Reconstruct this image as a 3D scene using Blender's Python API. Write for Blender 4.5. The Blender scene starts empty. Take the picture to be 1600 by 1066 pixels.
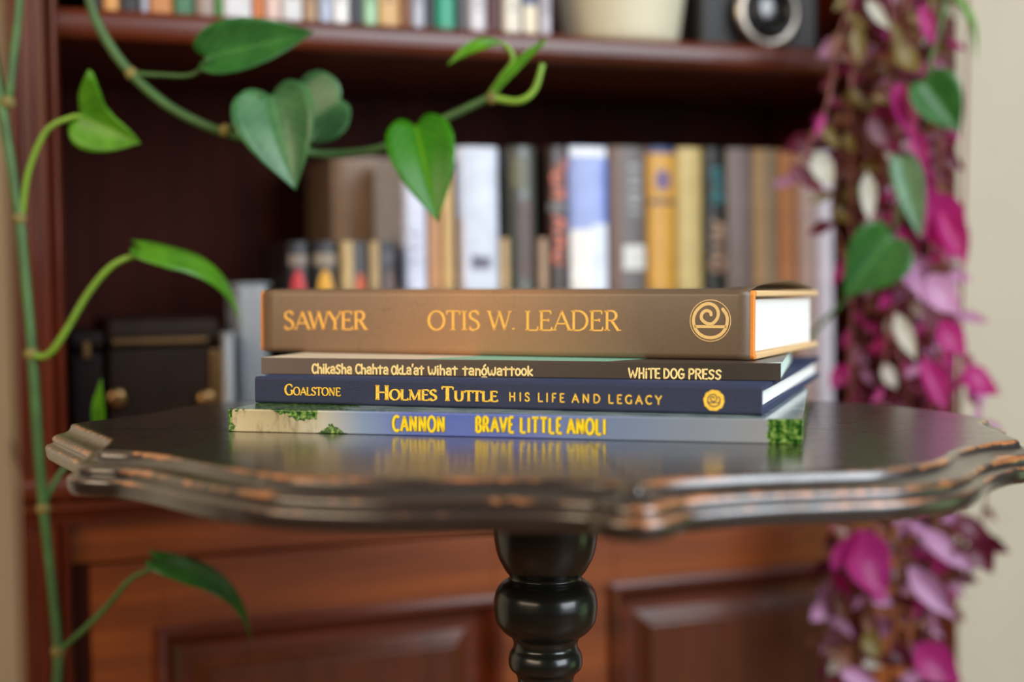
import bpy, bmesh, math, random
from mathutils import Vector, Matrix
R = random.Random(7)
PI = math.pi
SC = bpy.context.scene
COL = SC.collection
V3 = Vector

# ------------------------------------------------------------------ camera
F = 2222.0                      # focal length in pixels of the 1600-wide frame
PITCH = math.radians(2.02)
CAM = V3((0, 0, 0.769))
cd = bpy.data.cameras.new('camera'); cam = bpy.data.objects.new('camera', cd); COL.objects.link(cam)
cam.location = CAM; cam.rotation_euler = (PI/2 - PITCH, 0, 0)
cd.sensor_width = 36; cd.lens = F*36/1600; cd.clip_start = 0.02
cd.dof.use_dof = True; cd.dof.focus_distance = 0.715; cd.dof.aperture_fstop = 3.2
SC.camera = cam

# ------------------------------------------------------------------ light
w = bpy.data.worlds.new('world'); SC.world = w; w.use_nodes = True
w.node_tree.nodes['Background'].inputs[0].default_value = (0.95, 0.90, 0.84, 1)
w.node_tree.nodes['Background'].inputs[1].default_value = 0.08

def area(name, loc, target, size, sizey, col, power):
    l = bpy.data.lights.new(name, 'AREA'); l.shape = 'RECTANGLE'; l.size = size; l.size_y = sizey
    l.color = col; l.energy = power
    o = bpy.data.objects.new(name, l); COL.objects.link(o); o.location = loc
    o.rotation_euler = (V3(target) - V3(loc)).to_track_quat('-Z', 'Y').to_euler()
    return o
area('window_daylight', (1.45, -0.35, 1.65), (0.2, 0.95, 0.75), 1.2, 2.1, (0.86, 0.93, 1.0), 72)
area('garden_bounce', (1.5, 0.72, 0.40), (0.0, 0.72, 0.62), 0.6, 0.5, (0.6, 1.0, 0.45), 0.9)
area('room_lamp', (-0.95, -0.40, 1.30), (0.05, 0.72, 0.72), 1.2, 0.7, (1.0, 0.78, 0.54), 19)
SC.view_settings.view_transform = 'Standard'; SC.view_settings.look = 'None'
SC.view_settings.exposure = 0.0; SC.view_settings.gamma = 1.0
SC.view_settings.use_curve_mapping = False

# ------------------------------------------------------------------ helpers: space
def ray(px, py):
    return V3(((px-800)/F, math.cos(PITCH) + (533-py)/F*math.sin(PITCH), -math.sin(PITCH) + (533-py)/F*math.cos(PITCH)))
def atY(px, py, y):
    d = ray(px, py); return CAM + d*(y/d.y)
BTH = math.atan(F/5714.0); TILT = math.radians(0.8)
_u0 = V3((math.cos(BTH), math.sin(BTH), 0)); BV = V3((-math.sin(BTH), math.cos(BTH), 0)); _z = V3((0, 0, 1))
BU = _u0*math.cos(TILT) + _z*math.sin(TILT); BW = -_u0*math.sin(TILT) + _z*math.cos(TILT)
BO = atY(100, 455, 1.05)
CASE = Matrix(((BU.x, BV.x, BW.x, BO.x), (BU.y, BV.y, BW.y, BO.y), (BU.z, BV.z, BW.z, BO.z), (0, 0, 0, 1)))
def bk(px, py, v=0.0):          # pixel -> (u, w) on the bookcase plane at depth v
    d = ray(px, py); s = ((BO + BV*v - CAM).dot(BV))/d.dot(BV); P = CAM + d*s - BO
    return P.dot(BU), P.dot(BW)
def cs(u, v, w_):               # bookcase coordinates -> world
    return CASE @ V3((u, v, w_))

# ------------------------------------------------------------------ helpers: objects
def new_obj(name, mesh, parent=None, mats=()):
    o = bpy.data.objects.new(name, mesh); COL.objects.link(o)
    if parent is not None: o.parent = parent
    for m in mats: mesh.materials.append(m)
    return o
def obj(name, bm, m, parent=None, smooth=False, bevel=0, seg=2):
    me = bpy.data.meshes.new(name)
    bmesh.ops.recalc_face_normals(bm, faces=bm.faces)
    if smooth:
        for f in bm.faces: f.smooth = True
    bm.to_mesh(me); bm.free()
    o = new_obj(name, me, parent, m if isinstance(m, (list, tuple)) else [m])
    if bevel:
        b = o.modifiers.new('bevel', 'BEVEL'); b.width = bevel; b.segments = seg; b.limit_method = 'ANGLE'; b.angle_limit = 0.6
        for p in me.polygons: p.use_smooth = True
        wn = o.modifiers.new('wn', 'WEIGHTED_NORMAL'); wn.keep_sharp = True
    return o
def tag(o, label, cat=None, group=None, kind=None):
    if label: o['label'] = label
    if cat: o['category'] = cat
    if group: o['group'] = group
    if kind: o['kind'] = kind
    return o
def thing(name, label, cat, M=None, group=None, loc=None):
    o = bpy.data.objects.new(name, None); COL.objects.link(o); o.empty_display_size = 0.02
    if M is not None: o.matrix_world = M
    if loc is not None: o.location = loc
    return tag(o, label, cat, group)
def BM(): return bmesh.new()
def box(bm, x0, x1, y0, y1, z0, z1, mi=0):
    v = [bm.verts.new(p) for p in ((x0,y0,z0),(x1,y0,z0),(x1,y1,z0),(x0,y1,z0),(x0,y0,z1),(x1,y0,z1),(x1,y1,z1),(x0,y1,z1))]
    for f in ((0,3,2,1),(4,5,6,7),(0,1,5,4),(1,2,6,5),(2,3,7,6),(3,0,4,7)):
        bm.faces.new([v[i] for i in f]).material_index = mi
    return v
def lathe(bm, prof, n=48, c=(0,0,0), axis='z', caps=True, mi=0):
    rings = []
    for r, h in prof:
        ring = []
        for i in range(n):
            a = 2*PI*i/n
            if axis == 'z': p = (c[0]+r*math.cos(a), c[1]+r*math.sin(a), c[2]+h)
            elif axis == 'y': p = (c[0]+r*math.cos(a), c[1]+h, c[2]+r*math.sin(a))
            else: p = (c[0]+h, c[1]+r*math.cos(a), c[2]+r*math.sin(a))
            ring.append(bm.verts.new(p))
        rings.append(ring)
    for a, b in zip(rings, rings[1:]):
        for i in range(n): bm.faces.new((a[i], a[(i+1)%n], b[(i+1)%n], b[i])).material_index = mi
    if caps:
        bm.faces.new(rings[0][::-1]).material_index = mi; bm.faces.new(rings[-1]).material_index = mi
def catmull(P, n=8):
    P = [V3(p) for p in P]
    if len(P) < 3: return P
    Q = [P[0]*2-P[1]] + P + [P[-1]*2-P[-2]]; out = []
    for i in range(1, len(Q)-2):
        a, b, c, d = Q[i-1:i+3]
        for k in range(n):
            t = k/n
            out.append(0.5*((2*b) + (c-a)*t + (2*a-5*b+4*c-d)*t*t + (3*b-a-3*c+d)*t**3))
    out.append(P[-1]); return out
def tube(bm, pts, rad, n=8, mi=0):
    m = len(pts); rings = []
    up = V3((0.13, 0.21, 1)).normalized()
    for i, p in enumerate(pts):
        t = (pts[min(i+1, m-1)] - pts[max(i-1, 0)]).normalized()
        a = t.cross(up)
        if a.length < 0.05: a = t.cross(V3((1, 0, 0)))
        a.normalize(); b = t.cross(a)
        r = rad(i/(m-1)) if callable(rad) else rad
        rings.append([bm.verts.new(p + a*(r*math.cos(2*PI*k/n)) + b*(r*math.sin(2*PI*k/n))) for k in range(n)])
    for A, B in zip(rings, rings[1:]):
        for k in range(n): bm.faces.new((A[k], A[(k+1)%n], B[(k+1)%n], B[k])).material_index = mi
    bm.faces.new(rings[0][::-1]); bm.faces.new(rings[-1])

# ------------------------------------------------------------------ helpers: materials
def srgb(r, g, b):
    f = lambda c: (c/255/12.92) if c/255 <= 0.04045 else ((c/255+0.055)/1.055)**2.4
    return (f(r), f(g), f(b), 1)
class NT:
    def __init__(s, name):
        s.m = bpy.data.materials.new(name); s.m.use_nodes = True; s.t = s.m.node_tree
        s.b = s.t.nodes['Principled BSDF']; s.out = s.t.nodes['Material Output']
    def n(s, typ, **kw):
        x = s.t.nodes.new(typ)
        for k, v in kw.items():
            if k in x.inputs: x.inputs[k].default_value = v
            else: setattr(x, k, v)
        return x
    def l(s, a, b): s.t.links.new(a, b)
    def coord(s, scale=(1,1,1), kind='Object'):
        c = s.n('ShaderNodeTexCoord'); mp = s.n('ShaderNodeMapping'); mp.inputs['Scale'].default_value = scale
        s.l(c.outputs[kind], mp.inputs['Vector']); return mp.outputs[0]
    def noise(s, vec, scale, detail=4, rough=0.55):
        x = s.n('ShaderNodeTexNoise'); x.inputs['Scale'].default_value = scale; x.inputs['Detail'].default_value = detail
        x.inputs['Roughness'].default_value = rough; s.l(vec, x.inputs['Vector']); return x.outputs['Fac']
    def ramp(s, fac, stops, interp='LINEAR'):
        x = s.n('ShaderNodeValToRGB'); e = x.color_ramp.elements; x.color_ramp.interpolation = interp
        e[0].position, e[0].color = stops[0]; e[1].position, e[1].color = stops[-1]
        for p, c in stops[1:-1]:
            q = e.new(p); q.color = c
        s.l(fac, x.inputs[0]); return x.outputs[0]
    def math(s, op, a, b=None, clamp=False):
        x = s.n('ShaderNodeMath', operation=op); x.use_clamp = clamp
        for i, q in enumerate((a, b)):
            if q is None: continue
            if isinstance(q, (int, float)): x.inputs[i].default_value = q
            else: s.l(q, x.inputs[i])
        return x.outputs[0]
    def mix(s, f, a, b, mode='MIX'):
        x = s.n('ShaderNodeMix', data_type='RGBA', blend_type=mode)
        for i, q in ((0, f), (6, a), (7, b)):
            if isinstance(q, (int, float, tuple)): x.inputs[i].default_value = q
            else: s.l(q, x.inputs[i])
        return x.outputs[2]
    def bump(s, h, strength=0.3, dist=0.001):
        x = s.n('ShaderNodeBump'); x.inputs['Strength'].default_value = strength; x.inputs['Distance'].default_value = dist
        s.l(h, x.inputs['Height']); s.l(x.outputs[0], s.b.inputs['Normal'])
    def sep(s, vec):
        x = s.n('ShaderNodeSeparateXYZ'); s.l(vec, x.inputs[0]); return x.outputs
G = (0, 0, 0, 1)
def g(v): return (v, v, v, 1)
def mat(name, col, rough=0.5, metal=0, spec=0.5, var=0.0, vs=40, bump=0, bs=400, coat=0, vscale=(1,1,1)):
    t = NT(name); b = t.b
    b.inputs['Base Color'].default_value = col; b.inputs['Roughness'].default_value = rough
    b.inputs['Metallic'].default_value = metal; b.inputs['Specular IOR Level'].default_value = spec
    b.inputs['Coat Weight'].default_value = coat; b.inputs['Coat Roughness'].default_value = 0.15
    vec = t.coord(vscale)
    n = t.noise(vec, vs)
    c = t.mix(1.0, col, t.ramp(n, [(0.3, g(1-var)), (0.7, g(1+var))]), 'MULTIPLY')
    t.l(c, b.inputs['Base Color'])
    if bump: t.bump(t.noise(vec, bs), bump, 0.0005)
    return t.m
def wood(name, c0, c1, rough=0.3, grain='x', coat=0.3):
    t = NT(name)
    sc = {'x': (2, 30, 30), 'z': (30, 30, 2), 'y': (30, 2, 30)}[grain]
    vec = t.coord(sc); n = t.noise(vec, 1.6, 6, 0.6); f = t.noise(t.coord((1, 1, 1)), 3, 2)
    c = t.ramp(n, [(0.3, c0), (0.7, c1)])
    c = t.mix(0.5, c, t.ramp(f, [(0.3, g(0.6)), (0.7, g(1.3))]), 'MULTIPLY')
    t.l(c, t.b.inputs['Base Color']); t.b.inputs['Roughness'].default_value = rough
    t.b.inputs['Coat Weight'].default_value = coat; t.b.inputs['Coat Roughness'].default_value = 0.2
    t.bump(n, 0.12, 0.0005)
    return t.m

M = {}
M['cherry'] = wood('cherry_wood', srgb(66, 24, 9), srgb(106, 42, 15), 0.32, 'x', 0.2)
M['cherry_v'] = wood('cherry_wood_upright', srgb(66, 22, 9), srgb(104, 38, 15), 0.34, 'z', 0.2)
M['cherry_door'] = wood('cherry_wood_door', srgb(100, 44, 12), srgb(150, 76, 24), 0.34, 'x', 0.1)
M['cherry_panel'] = wood('cherry_wood_panel', srgb(70, 36, 22), srgb(98, 50, 28), 0.3, 'z')
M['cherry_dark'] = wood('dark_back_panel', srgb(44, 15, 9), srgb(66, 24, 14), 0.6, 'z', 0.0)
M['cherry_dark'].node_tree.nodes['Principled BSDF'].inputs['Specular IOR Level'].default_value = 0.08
M['wall'] = mat('painted_wall', srgb(204, 192, 168), 0.85, var=0.04, vs=6, bump=0.15, bs=300)
M['floor'] = wood('floor_boards', srgb(96, 62, 38), srgb(128, 88, 56), 0.45, 'x', 0.1)

# ------------------------------------------------------------------ setting
def struct(name, bm, m, Mx=None):
    o = obj(name, bm, m); o['kind'] = 'structure'
    if Mx is not None: o.matrix_world = Mx
    return o
YAW = Matrix.Translation(V3((BO.x, BO.y, 0))) @ Matrix.Rotation(BTH, 4, 'Z')
b = BM(); box(b, -1.7, 2.3, 0.305, 0.345, 0.0, 2.5); struct('wall_back', b, M['wall'], YAW)
b = BM(); box(b, -3.2, 3.8, -4.2, 0.345, -0.04, 0.0); struct('floor', b, M['floor'], YAW)
b = BM(); box(b, -1.7, -0.9, 0.287, 0.305, 0.0, 0.12); box(b, 0.9, 2.3, 0.287, 0.305, 0.0, 0.12)
struct('baseboard_back', b, mat('baseboard_paint', srgb(190, 184, 164), 0.5), YAW)

# ------------------------------------------------------------------ bookcase
W0 = -(BO.z) + 0.0005            # floor in bookcase coordinates
case = thing('bookcase', 'tall dark cherry wood bookcase with panelled cupboard doors behind the table', 'bookcase', CASE)
UL, UR, DEP = 0.0, 0.764, 0.275
TOPW = 0.60
for k_ in ('cherry_v', 'cherry_panel'): M[k_].node_tree.nodes['Principled BSDF'].inputs['Specular IOR Level'].default_value = 0.3; M[k_].node_tree.nodes['Principled BSDF'].inputs['Coat Weight'].default_value = 0.06
def cpart(name, bm, m, par=case, **k): return obj(name, bm, m, par, **k)
for s, (a, c) in enumerate(((UL-0.030, UL-0.004), (UR+0.004, UR+0.030))):
    b = BM(); box(b, a, c, 0.004, DEP, W0, TOPW-0.001); cpart('side_panel', b, M['cherry_v'], bevel=0.001)
# face posts with flutes and a bead
def post(a, c, inner):
    b = BM()
    n = 60; prof = []
    for i in range(n+1):
        t = i/n; x = a + (c-a)*t
        ti = t if inner > 0 else 1-t          # 1 at the opening side
        if ti > 0.80: y = -0.011 - 0.004*math.sin((ti-0.80)/0.20*PI)
        elif ti > 0.74: y = -0.004
        elif 0.12 < ti < 0.66: y = -0.010 + 0.0022*(1-math.cos((ti-0.12)/0.54*4*PI))/2
        else: y = -0.010
        prof.append((x, y))
    z0, z1 = W0, TOPW-0.001
    F0 = [b.verts.new((x, y, z0)) for x, y in prof] + [b.verts.new((c, 0.0035, z0)), b.verts.new((a, 0.0035, z0))]
    F1 = [b.verts.new((x, y, z1)) for x, y in prof] + [b.verts.new((c, 0.0035, z1)), b.verts.new((a, 0.0035, z1))]
    k = len(F0)
    for i in range(k): b.faces.new((F0[i], F0[(i+1)%k], F1[(i+1)%k], F1[i]))
    b.faces.new(F0[::-1]); b.faces.new(F1)
    cpart('face_post', b, M['cherry_v'])
post(UL-0.0331, UL-0.0005, 1); post(UR+0.0005, UR+0.0331, -1)
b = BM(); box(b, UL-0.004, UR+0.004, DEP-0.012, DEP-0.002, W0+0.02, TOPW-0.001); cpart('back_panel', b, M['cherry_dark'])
def shelfboard(w0, w1, ov=0.0, x0=UL, x1=UR, d=DEP-0.013, nose=True, name='shelf'):
    b = BM(); n = 8; pr = []
    h = w1-w0
    for i in range(n+1):
        a = PI/2 - PI*i/n
        pr.append((-ov - 0.35*h*math.cos(a) + 0.35*h*0, w0 + h/2 + h/2*math.sin(a)) if nose else (-ov, w1 - h*i/n))
    pr = [(d, w1)] + pr + [(d, w0)]
    A = [b.verts.new((x0, y, z)) for y, z in pr]; B = [b.verts.new((x1, y, z)) for y, z in pr]
    k = len(pr)
    for i in range(k): b.faces.new((A[i], A[(i+1)%k], B[(i+1)%k], B[i]))
    b.faces.new(A[::-1]); b.faces.new(B)
    return cpart(name, b, M['cherry'])
SHELF_U = 0.2085; SHELF_L = -0.135
shelfboard(0.1855, SHELF_U, -0.002)
shelfboard(SHELF_L-0.019, SHELF_L, 0.012, UL-0.0331, UR+0.0331)
shelfboard(-0.67, -0.652, -0.03)
# top board
b = BM(); box(b, UL-0.05, UR+0.05, -0.03, DEP, TOPW, TOPW+0.022); cpart('top_board', b, M['cherry'], bevel=0.003)
# apron under the ledge: cove moulding and rail
b = BM()
pr = [(-0.0145, SHELF_L-0.0195), (-0.0145, SHELF_L-0.024), (-0.008, SHELF_L-0.032), (-0.006, SHELF_L-0.036), (0.004, SHELF_L-0.036), (0.004, SHELF_L-0.0195)]
pr = [(y-0.006, z) for y, z in pr]
A = [b.verts.new((UL-0.0331, y, z)) for y, z in pr]; B = [b.verts.new((UR+0.0331, y, z)) for y, z in pr]
for i in range(6): b.faces.new((A[i], A[(i+1)%6], B[(i+1)%6], B[i]))
b.faces.new(A); b.faces.new(B[::-1]); cpart('cove_moulding', b, M['cherry'])
b = BM(); box(b, UL, UR, 0.0, 0.018, -0.2035, SHELF_L-0.036); cpart('apron_rail', b, M['cherry_door'], bevel=0.001)
b = BM(); box(b, UL, UR, 0.0, 0.018, W0, W0+0.09); cpart('plinth', b, M['cherry'], bevel=0.001)
# doors
def ring_frame(b, x0, x1, z0, z1, prof):
    # prof: list of (inset, y); mitred frame swept round the rectangle
    L = []
    for ins, y in prof:
        L.append([b.verts.new(p) for p in ((x0+ins, y, z0+ins), (x1-ins, y, z0+ins), (x1-ins, y, z1-ins), (x0+ins, y, z1-ins))])
    for p, q in zip(L, L[1:]):
        for i in range(4): b.faces.new((p[i], p[(i+1)%4], q[(i+1)%4], q[i]))
    return L
DZ0, DZ1 = W0+0.094, -0.2055
def door(x0, x1):
    b = BM(); o0, o1 = x0+0.0525, x1-0.0525; ztop = -0.2615; zbot = DZ0+0.055
    # stiles and rails
    box(b, x0, o0, -0.004, 0.016, DZ0, DZ1); box(b, o1, x1, -0.004, 0.016, DZ0, DZ1)
    box(b, o0, o1, -0.004, 0.016, ztop, DZ1); box(b, o0, o1, -0.004, 0.016, DZ0, zbot)
    d = cpart('door', b, M['cherry_door'], bevel=0.0008)
    d['label'] = 'cupboard door with raised centre panel'
    b = BM()
    L = ring_frame(b, o0, o1, zbot, ztop, [(-0.006, -0.0045), (-0.006, -0.0085), (-0.003, -0.0105), (0.0015, -0.0095), (0.004, -0.005), (0.010, 0.004), (0.014, 0.006), (0.022, 0.006)])
    m = obj('panel_moulding', b, M['cherry'], d)
    b = BM()
    L = ring_frame(b, o0+0.019, o1-0.019, zbot+0.019, ztop-0.019, [(0, 0.0065), (0.003, 0.0065), (0.0125, 0.001), (0.0135, -0.0025), (0.016, -0.0035), (0.017, -0.0025)])
    b.faces.new(L[-1])
    obj('raised_panel', b, M['cherry_panel'], d)
    return d
door(0.0125, 0.3865); door(0.3915, 0.7515)
for a, c in ((0.0, 0.0118), (0.7522, 0.764)):
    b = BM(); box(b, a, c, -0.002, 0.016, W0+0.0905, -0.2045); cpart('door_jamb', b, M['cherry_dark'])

# ------------------------------------------------------------------ table
TZ = 0.70
def table_mat():
    t = NT('worn_black_paint')
    vec = t.coord((1, 1, 1))
    at = t.n('ShaderNodeAttribute', attribute_name='wear')
    n1 = t.noise(t.coord((1.0, 2.2, 2.2)), 22, 6, 0.7); n2 = t.noise(vec, 260, 4, 0.7)
    nn = t.math('ADD', t.math('MULTIPLY', n1, 0.75), t.math('MULTIPLY', n2, 0.25))
    s = t.math('ADD', nn, t.math('MULTIPLY', at.outputs['Fac'], 0.25))
    mask = t.ramp(s, [(0.69, g(0)), (0.745, g(1))])
    bare = t.ramp(t.noise(t.coord((8, 8, 60)), 8), [(0.3, srgb(128, 76, 40)), (0.7, srgb(190, 122, 68))])
    rub = t.math('MULTIPLY', at.outputs['Fac'], 0.55)
    paint = t.mix(rub, t.ramp(n1, [(0.3, srgb(20, 18, 17)), (0.7, srgb(33, 29, 27))]), srgb(74, 52, 38))
    dust = t.ramp(t.noise(vec, 420, 1), [(0.80, g(0)), (0.83, g(0.8))])
    t.l(t.mix(dust, t.mix(mask, paint, bare), srgb(190, 186, 180)), t.b.inputs['Base Color'])
    t.l(t.ramp(n1, [(0.3, g(0.24)), (0.7, g(0.34))]), t.b.inputs['Roughness']); t.b.inputs['Specular IOR Level'].default_value = 0.8; t.b.inputs['Coat Weight'].default_value = 0.9; t.b.inputs['Coat Roughness'].default_value = 0.2
    pore = t.noise(t.coord((14, 150, 150)), 3.2, 3, 0.5)
    dirt = t.noise(vec, 700, 2)
    h = t.math('SUBTRACT', t.math('ADD', t.ramp(pore, [(0.30, g(0)), (0.42, g(1))]), t.math('MULTIPLY', dirt, 0.25)), t.math('MULTIPLY', mask, 0.6))
    t.bump(h, 0.22, 0.0004)
    return t.m
M['table'] = table_mat()
tb = thing('side_table', 'small black painted pedestal table with scalloped worn moulded top under the book stack', 'table', loc=(0.017, 0.715, 0))
keys = [ # (x, y, sharp) inner edge of the flat top, anticlockwise from the front cusp, seen from above
 (0.0442,0.5036,1),(0.055,0.520,0),(0.0845,0.535,0),(0.115,0.543,0),(0.1414,0.550,0),(0.1634,0.5653,0),(0.1783,0.5849,0),(0.1938,0.6156,0),(0.2160,0.6460,0),(0.2353,0.6610,1),
 (0.2376,0.6817,0),(0.2449,0.7414,0),(0.2570,0.7690,1),(0.2500,0.8082,0),(0.2216,0.8679,0),(0.193,0.8933,0),(0.160,0.9120,0),(0.120,0.917,0),(0.075,0.916,0),(0.030,0.920,0),(0.0,0.935,1),
 (-0.030,0.918,0),(-0.075,0.912,0),(-0.120,0.912,0),(-0.155,0.903,0),(-0.181,0.880,0),(-0.196,0.845,0),(-0.206,0.800,0),(-0.2290,0.7400,1),
 (-0.214,0.7120,0),(-0.199,0.6850,0),(-0.1860,0.6600,1),(-0.1830,0.6450,0),(-0.1790,0.6156,1),(-0.160,0.6085,0),(-0.1400,0.5900,0),(-0.1180,0.5640,0),(-0.0982,0.5440,0),(-0.0780,0.5290,0),(-0.045,0.5225,0),(-0.010,0.5235,0),(0.0200,0.5215,0),(0.036,0.5150,0)]
K = len(keys)
start = 0
segs = []; cur = [keys[0]]
for i in range(1, K+1):
    k = keys[i % K]; cur.append(k)
    if k[2]: segs.append(cur); cur = [k]
outline = []
for s in segs:
    p = catmull([(a, c, 0) for a, c, _ in s], 7) if len(s) > 2 else [V3((s[0][0], s[0][1], 0)), V3((s[1][0], s[1][1], 0))]
    outline += p[:-1]
# resample evenly
def resample(P, n):
    Q = P + [P[0]]; d = [0]
    for a, c in zip(Q, Q[1:]): d.append(d[-1] + (c-a).length)
    out = []; j = 0
    for i in range(n):
        t = d[-1]*i/n
        while d[j+1] < t: j += 1
        out.append(Q[j].lerp(Q[j+1], (t-d[j])/max(1e-9, d[j+1]-d[j])))
    return out
outline = resample(outline, 640)
N = len(outline)
nrm = []
for i in range(N):
    t = (outline[(i+2) % N] - outline[(i-2) % N]).normalized(); nrm.append(V3((t.y, -t.x, 0)))
for _ in range(1):
    nrm = [(nrm[i-1] + nrm[i]*2 + nrm[(i+1) % N]).normalized() for i in range(N)]
prof = [ # offset outward, z below top, wear
 (-0.0025, 0.0, 0.06), (-0.0008, -0.0001, 0.55), (0.0006, -0.0005, 0.95), (0.0014, -0.0014, 0.75), (0.0017, -0.0026, 0.3), (0.0026, -0.0038, 0.2), (0.0042, -0.0047, 0.15), (0.0064, -0.0053, 0.25),
 (0.0084, -0.0058, 0.6), (0.0100, -0.0066, 0.85), (0.0108, -0.0078, 0.8), (0.0106, -0.0089, 0.3), (0.0102, -0.0096, 0.0), (0.0108, -0.0102, 0.1), (0.0126, -0.0106, 0.5), (0.0139, -0.0114, 0.85), (0.0144, -0.0126, 0.4),
 (0.0142, -0.0140, 0.12), (0.0138, -0.0165, 0.1), (0.0130, -0.0180, 0.3), (0.0110, -0.0188, 0.1), (-0.02, -0.0190, 0)]
b = BM(); wl = b.verts.layers.float.new('wear'); rings = []
cx, cy = 0.017, 0.715
for o_, z_, wr in prof:
    ring = []
    for p, nn in zip(outline, nrm):
        v = b.verts.new((p.x + nn.x*o_ - cx, p.y + nn.y*o_ - cy, TZ + z_)); v[wl] = wr; ring.append(v)
    rings.append(ring)
for A, B in zip(rings, rings[1:]):
    for i in range(N): b.faces.new((A[i], A[(i+1) % N], B[(i+1) % N], B[i])).smooth = True
b.faces.new(rings[0]); b.faces.new(rings[-1][::-1])
top = obj('tabletop', b, M['table'], tb)
M['ped'] = mat('pedestal_black_paint', srgb(24, 25, 21), 0.26, var=0.25, vs=30, bump=0.1, bs=300, coat=0.2)
b = BM()
pf = [(0.031,0.6805),(0.0275,0.677),(0.0265,0.672),(0.0265,0.655),(0.0262,0.645),(0.0245,0.636),(0.0205,0.628),(0.0185,0.6255),(0.0188,0.6235),(0.0225,0.621),(0.0252,0.617),(0.0262,0.612),(0.0262,0.608),(0.0252,0.602),
      (0.0215,0.597),(0.0180,0.5945),(0.0165,0.592),(0.0163,0.589),(0.0180,0.586),(0.0188,0.582),(0.0180,0.578),(0.0150,0.575),(0.0140,0.570),(0.0150,0.56),(0.019,0.54),(0.024,0.50),(0.0265,0.45),(0.0255,0.40),(0.021,0.36),(0.016,0.335),
      (0.016,0.33),(0.024,0.325),(0.024,0.315),(0.018,0.31),(0.020,0.29),(0.029,0.26),(0.032,0.23),(0.032,0.14),(0.026,0.12),(0.012,0.11)]
prs = catmull([(r, z, 0) for r, z in pf], 4)
lathe(b, [(p.x, p.y) for p in prs], 56); obj('turned_column', b, M['ped'], tb, smooth=True)
for k in range(3):
    a = PI/2 + k*2*PI/3 + 0.3
    path = catmull([(0.025, 0, 0.20), (0.08, 0, 0.19), (0.13, 0, 0.12), (0.17, 0, 0.045), (0.205, 0, 0.016), (0.225, 0, 0.022)], 6)
    b = BM(); rr = []
    for i, p in enumerate(path):
        t = i/(len(path)-1); hw = 0.011; hh = 0.024*(1-t) + 0.009
        q = path[min(i+1, len(path)-1)] - path[max(i-1, 0)]; q.normalize(); up_ = V3((-q.z, 0, q.x))
        rr.append([b.verts.new(p + V3((0, sy*hw, 0)) + up_*(sz*hh*0.62)) for sy, sz in ((-1,-1),(1,-1),(1,1),(-1,1))])
    for A, B in zip(rr, rr[1:]):
        for i in range(4): b.faces.new((A[i], A[(i+1)%4], B[(i+1)%4], B[i]))
    b.faces.new(rr[0]); b.faces.new(rr[-1])
    bmesh.ops.rotate(b, verts=b.verts, cent=(0,0,0), matrix=Matrix.Rotation(a, 3, 'Z'))
    zmin = min(v.co.z for v in b.verts)
    for v in b.verts: v.co.z = max(v.co.z, 0.0) if v.co.z < 0.004 else v.co.z
    obj('leg', b, M['ped'], tb, bevel=0.003)

# ------------------------------------------------------------------ glyphs drawn as pen strokes
def arc(cx_, cy_, rx, ry, a0, a1, n=26):
    return [(cx_+rx*math.cos(math.radians(a0+(a1-a0)*i/n)), cy_+ry*math.sin(math.radians(a0+(a1-a0)*i/n))) for i in range(n+1)]
def sm(pts, n=7): return [(p.x, p.y) for p in catmull([(x, y, 0) for x, y in pts], n)]
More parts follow.
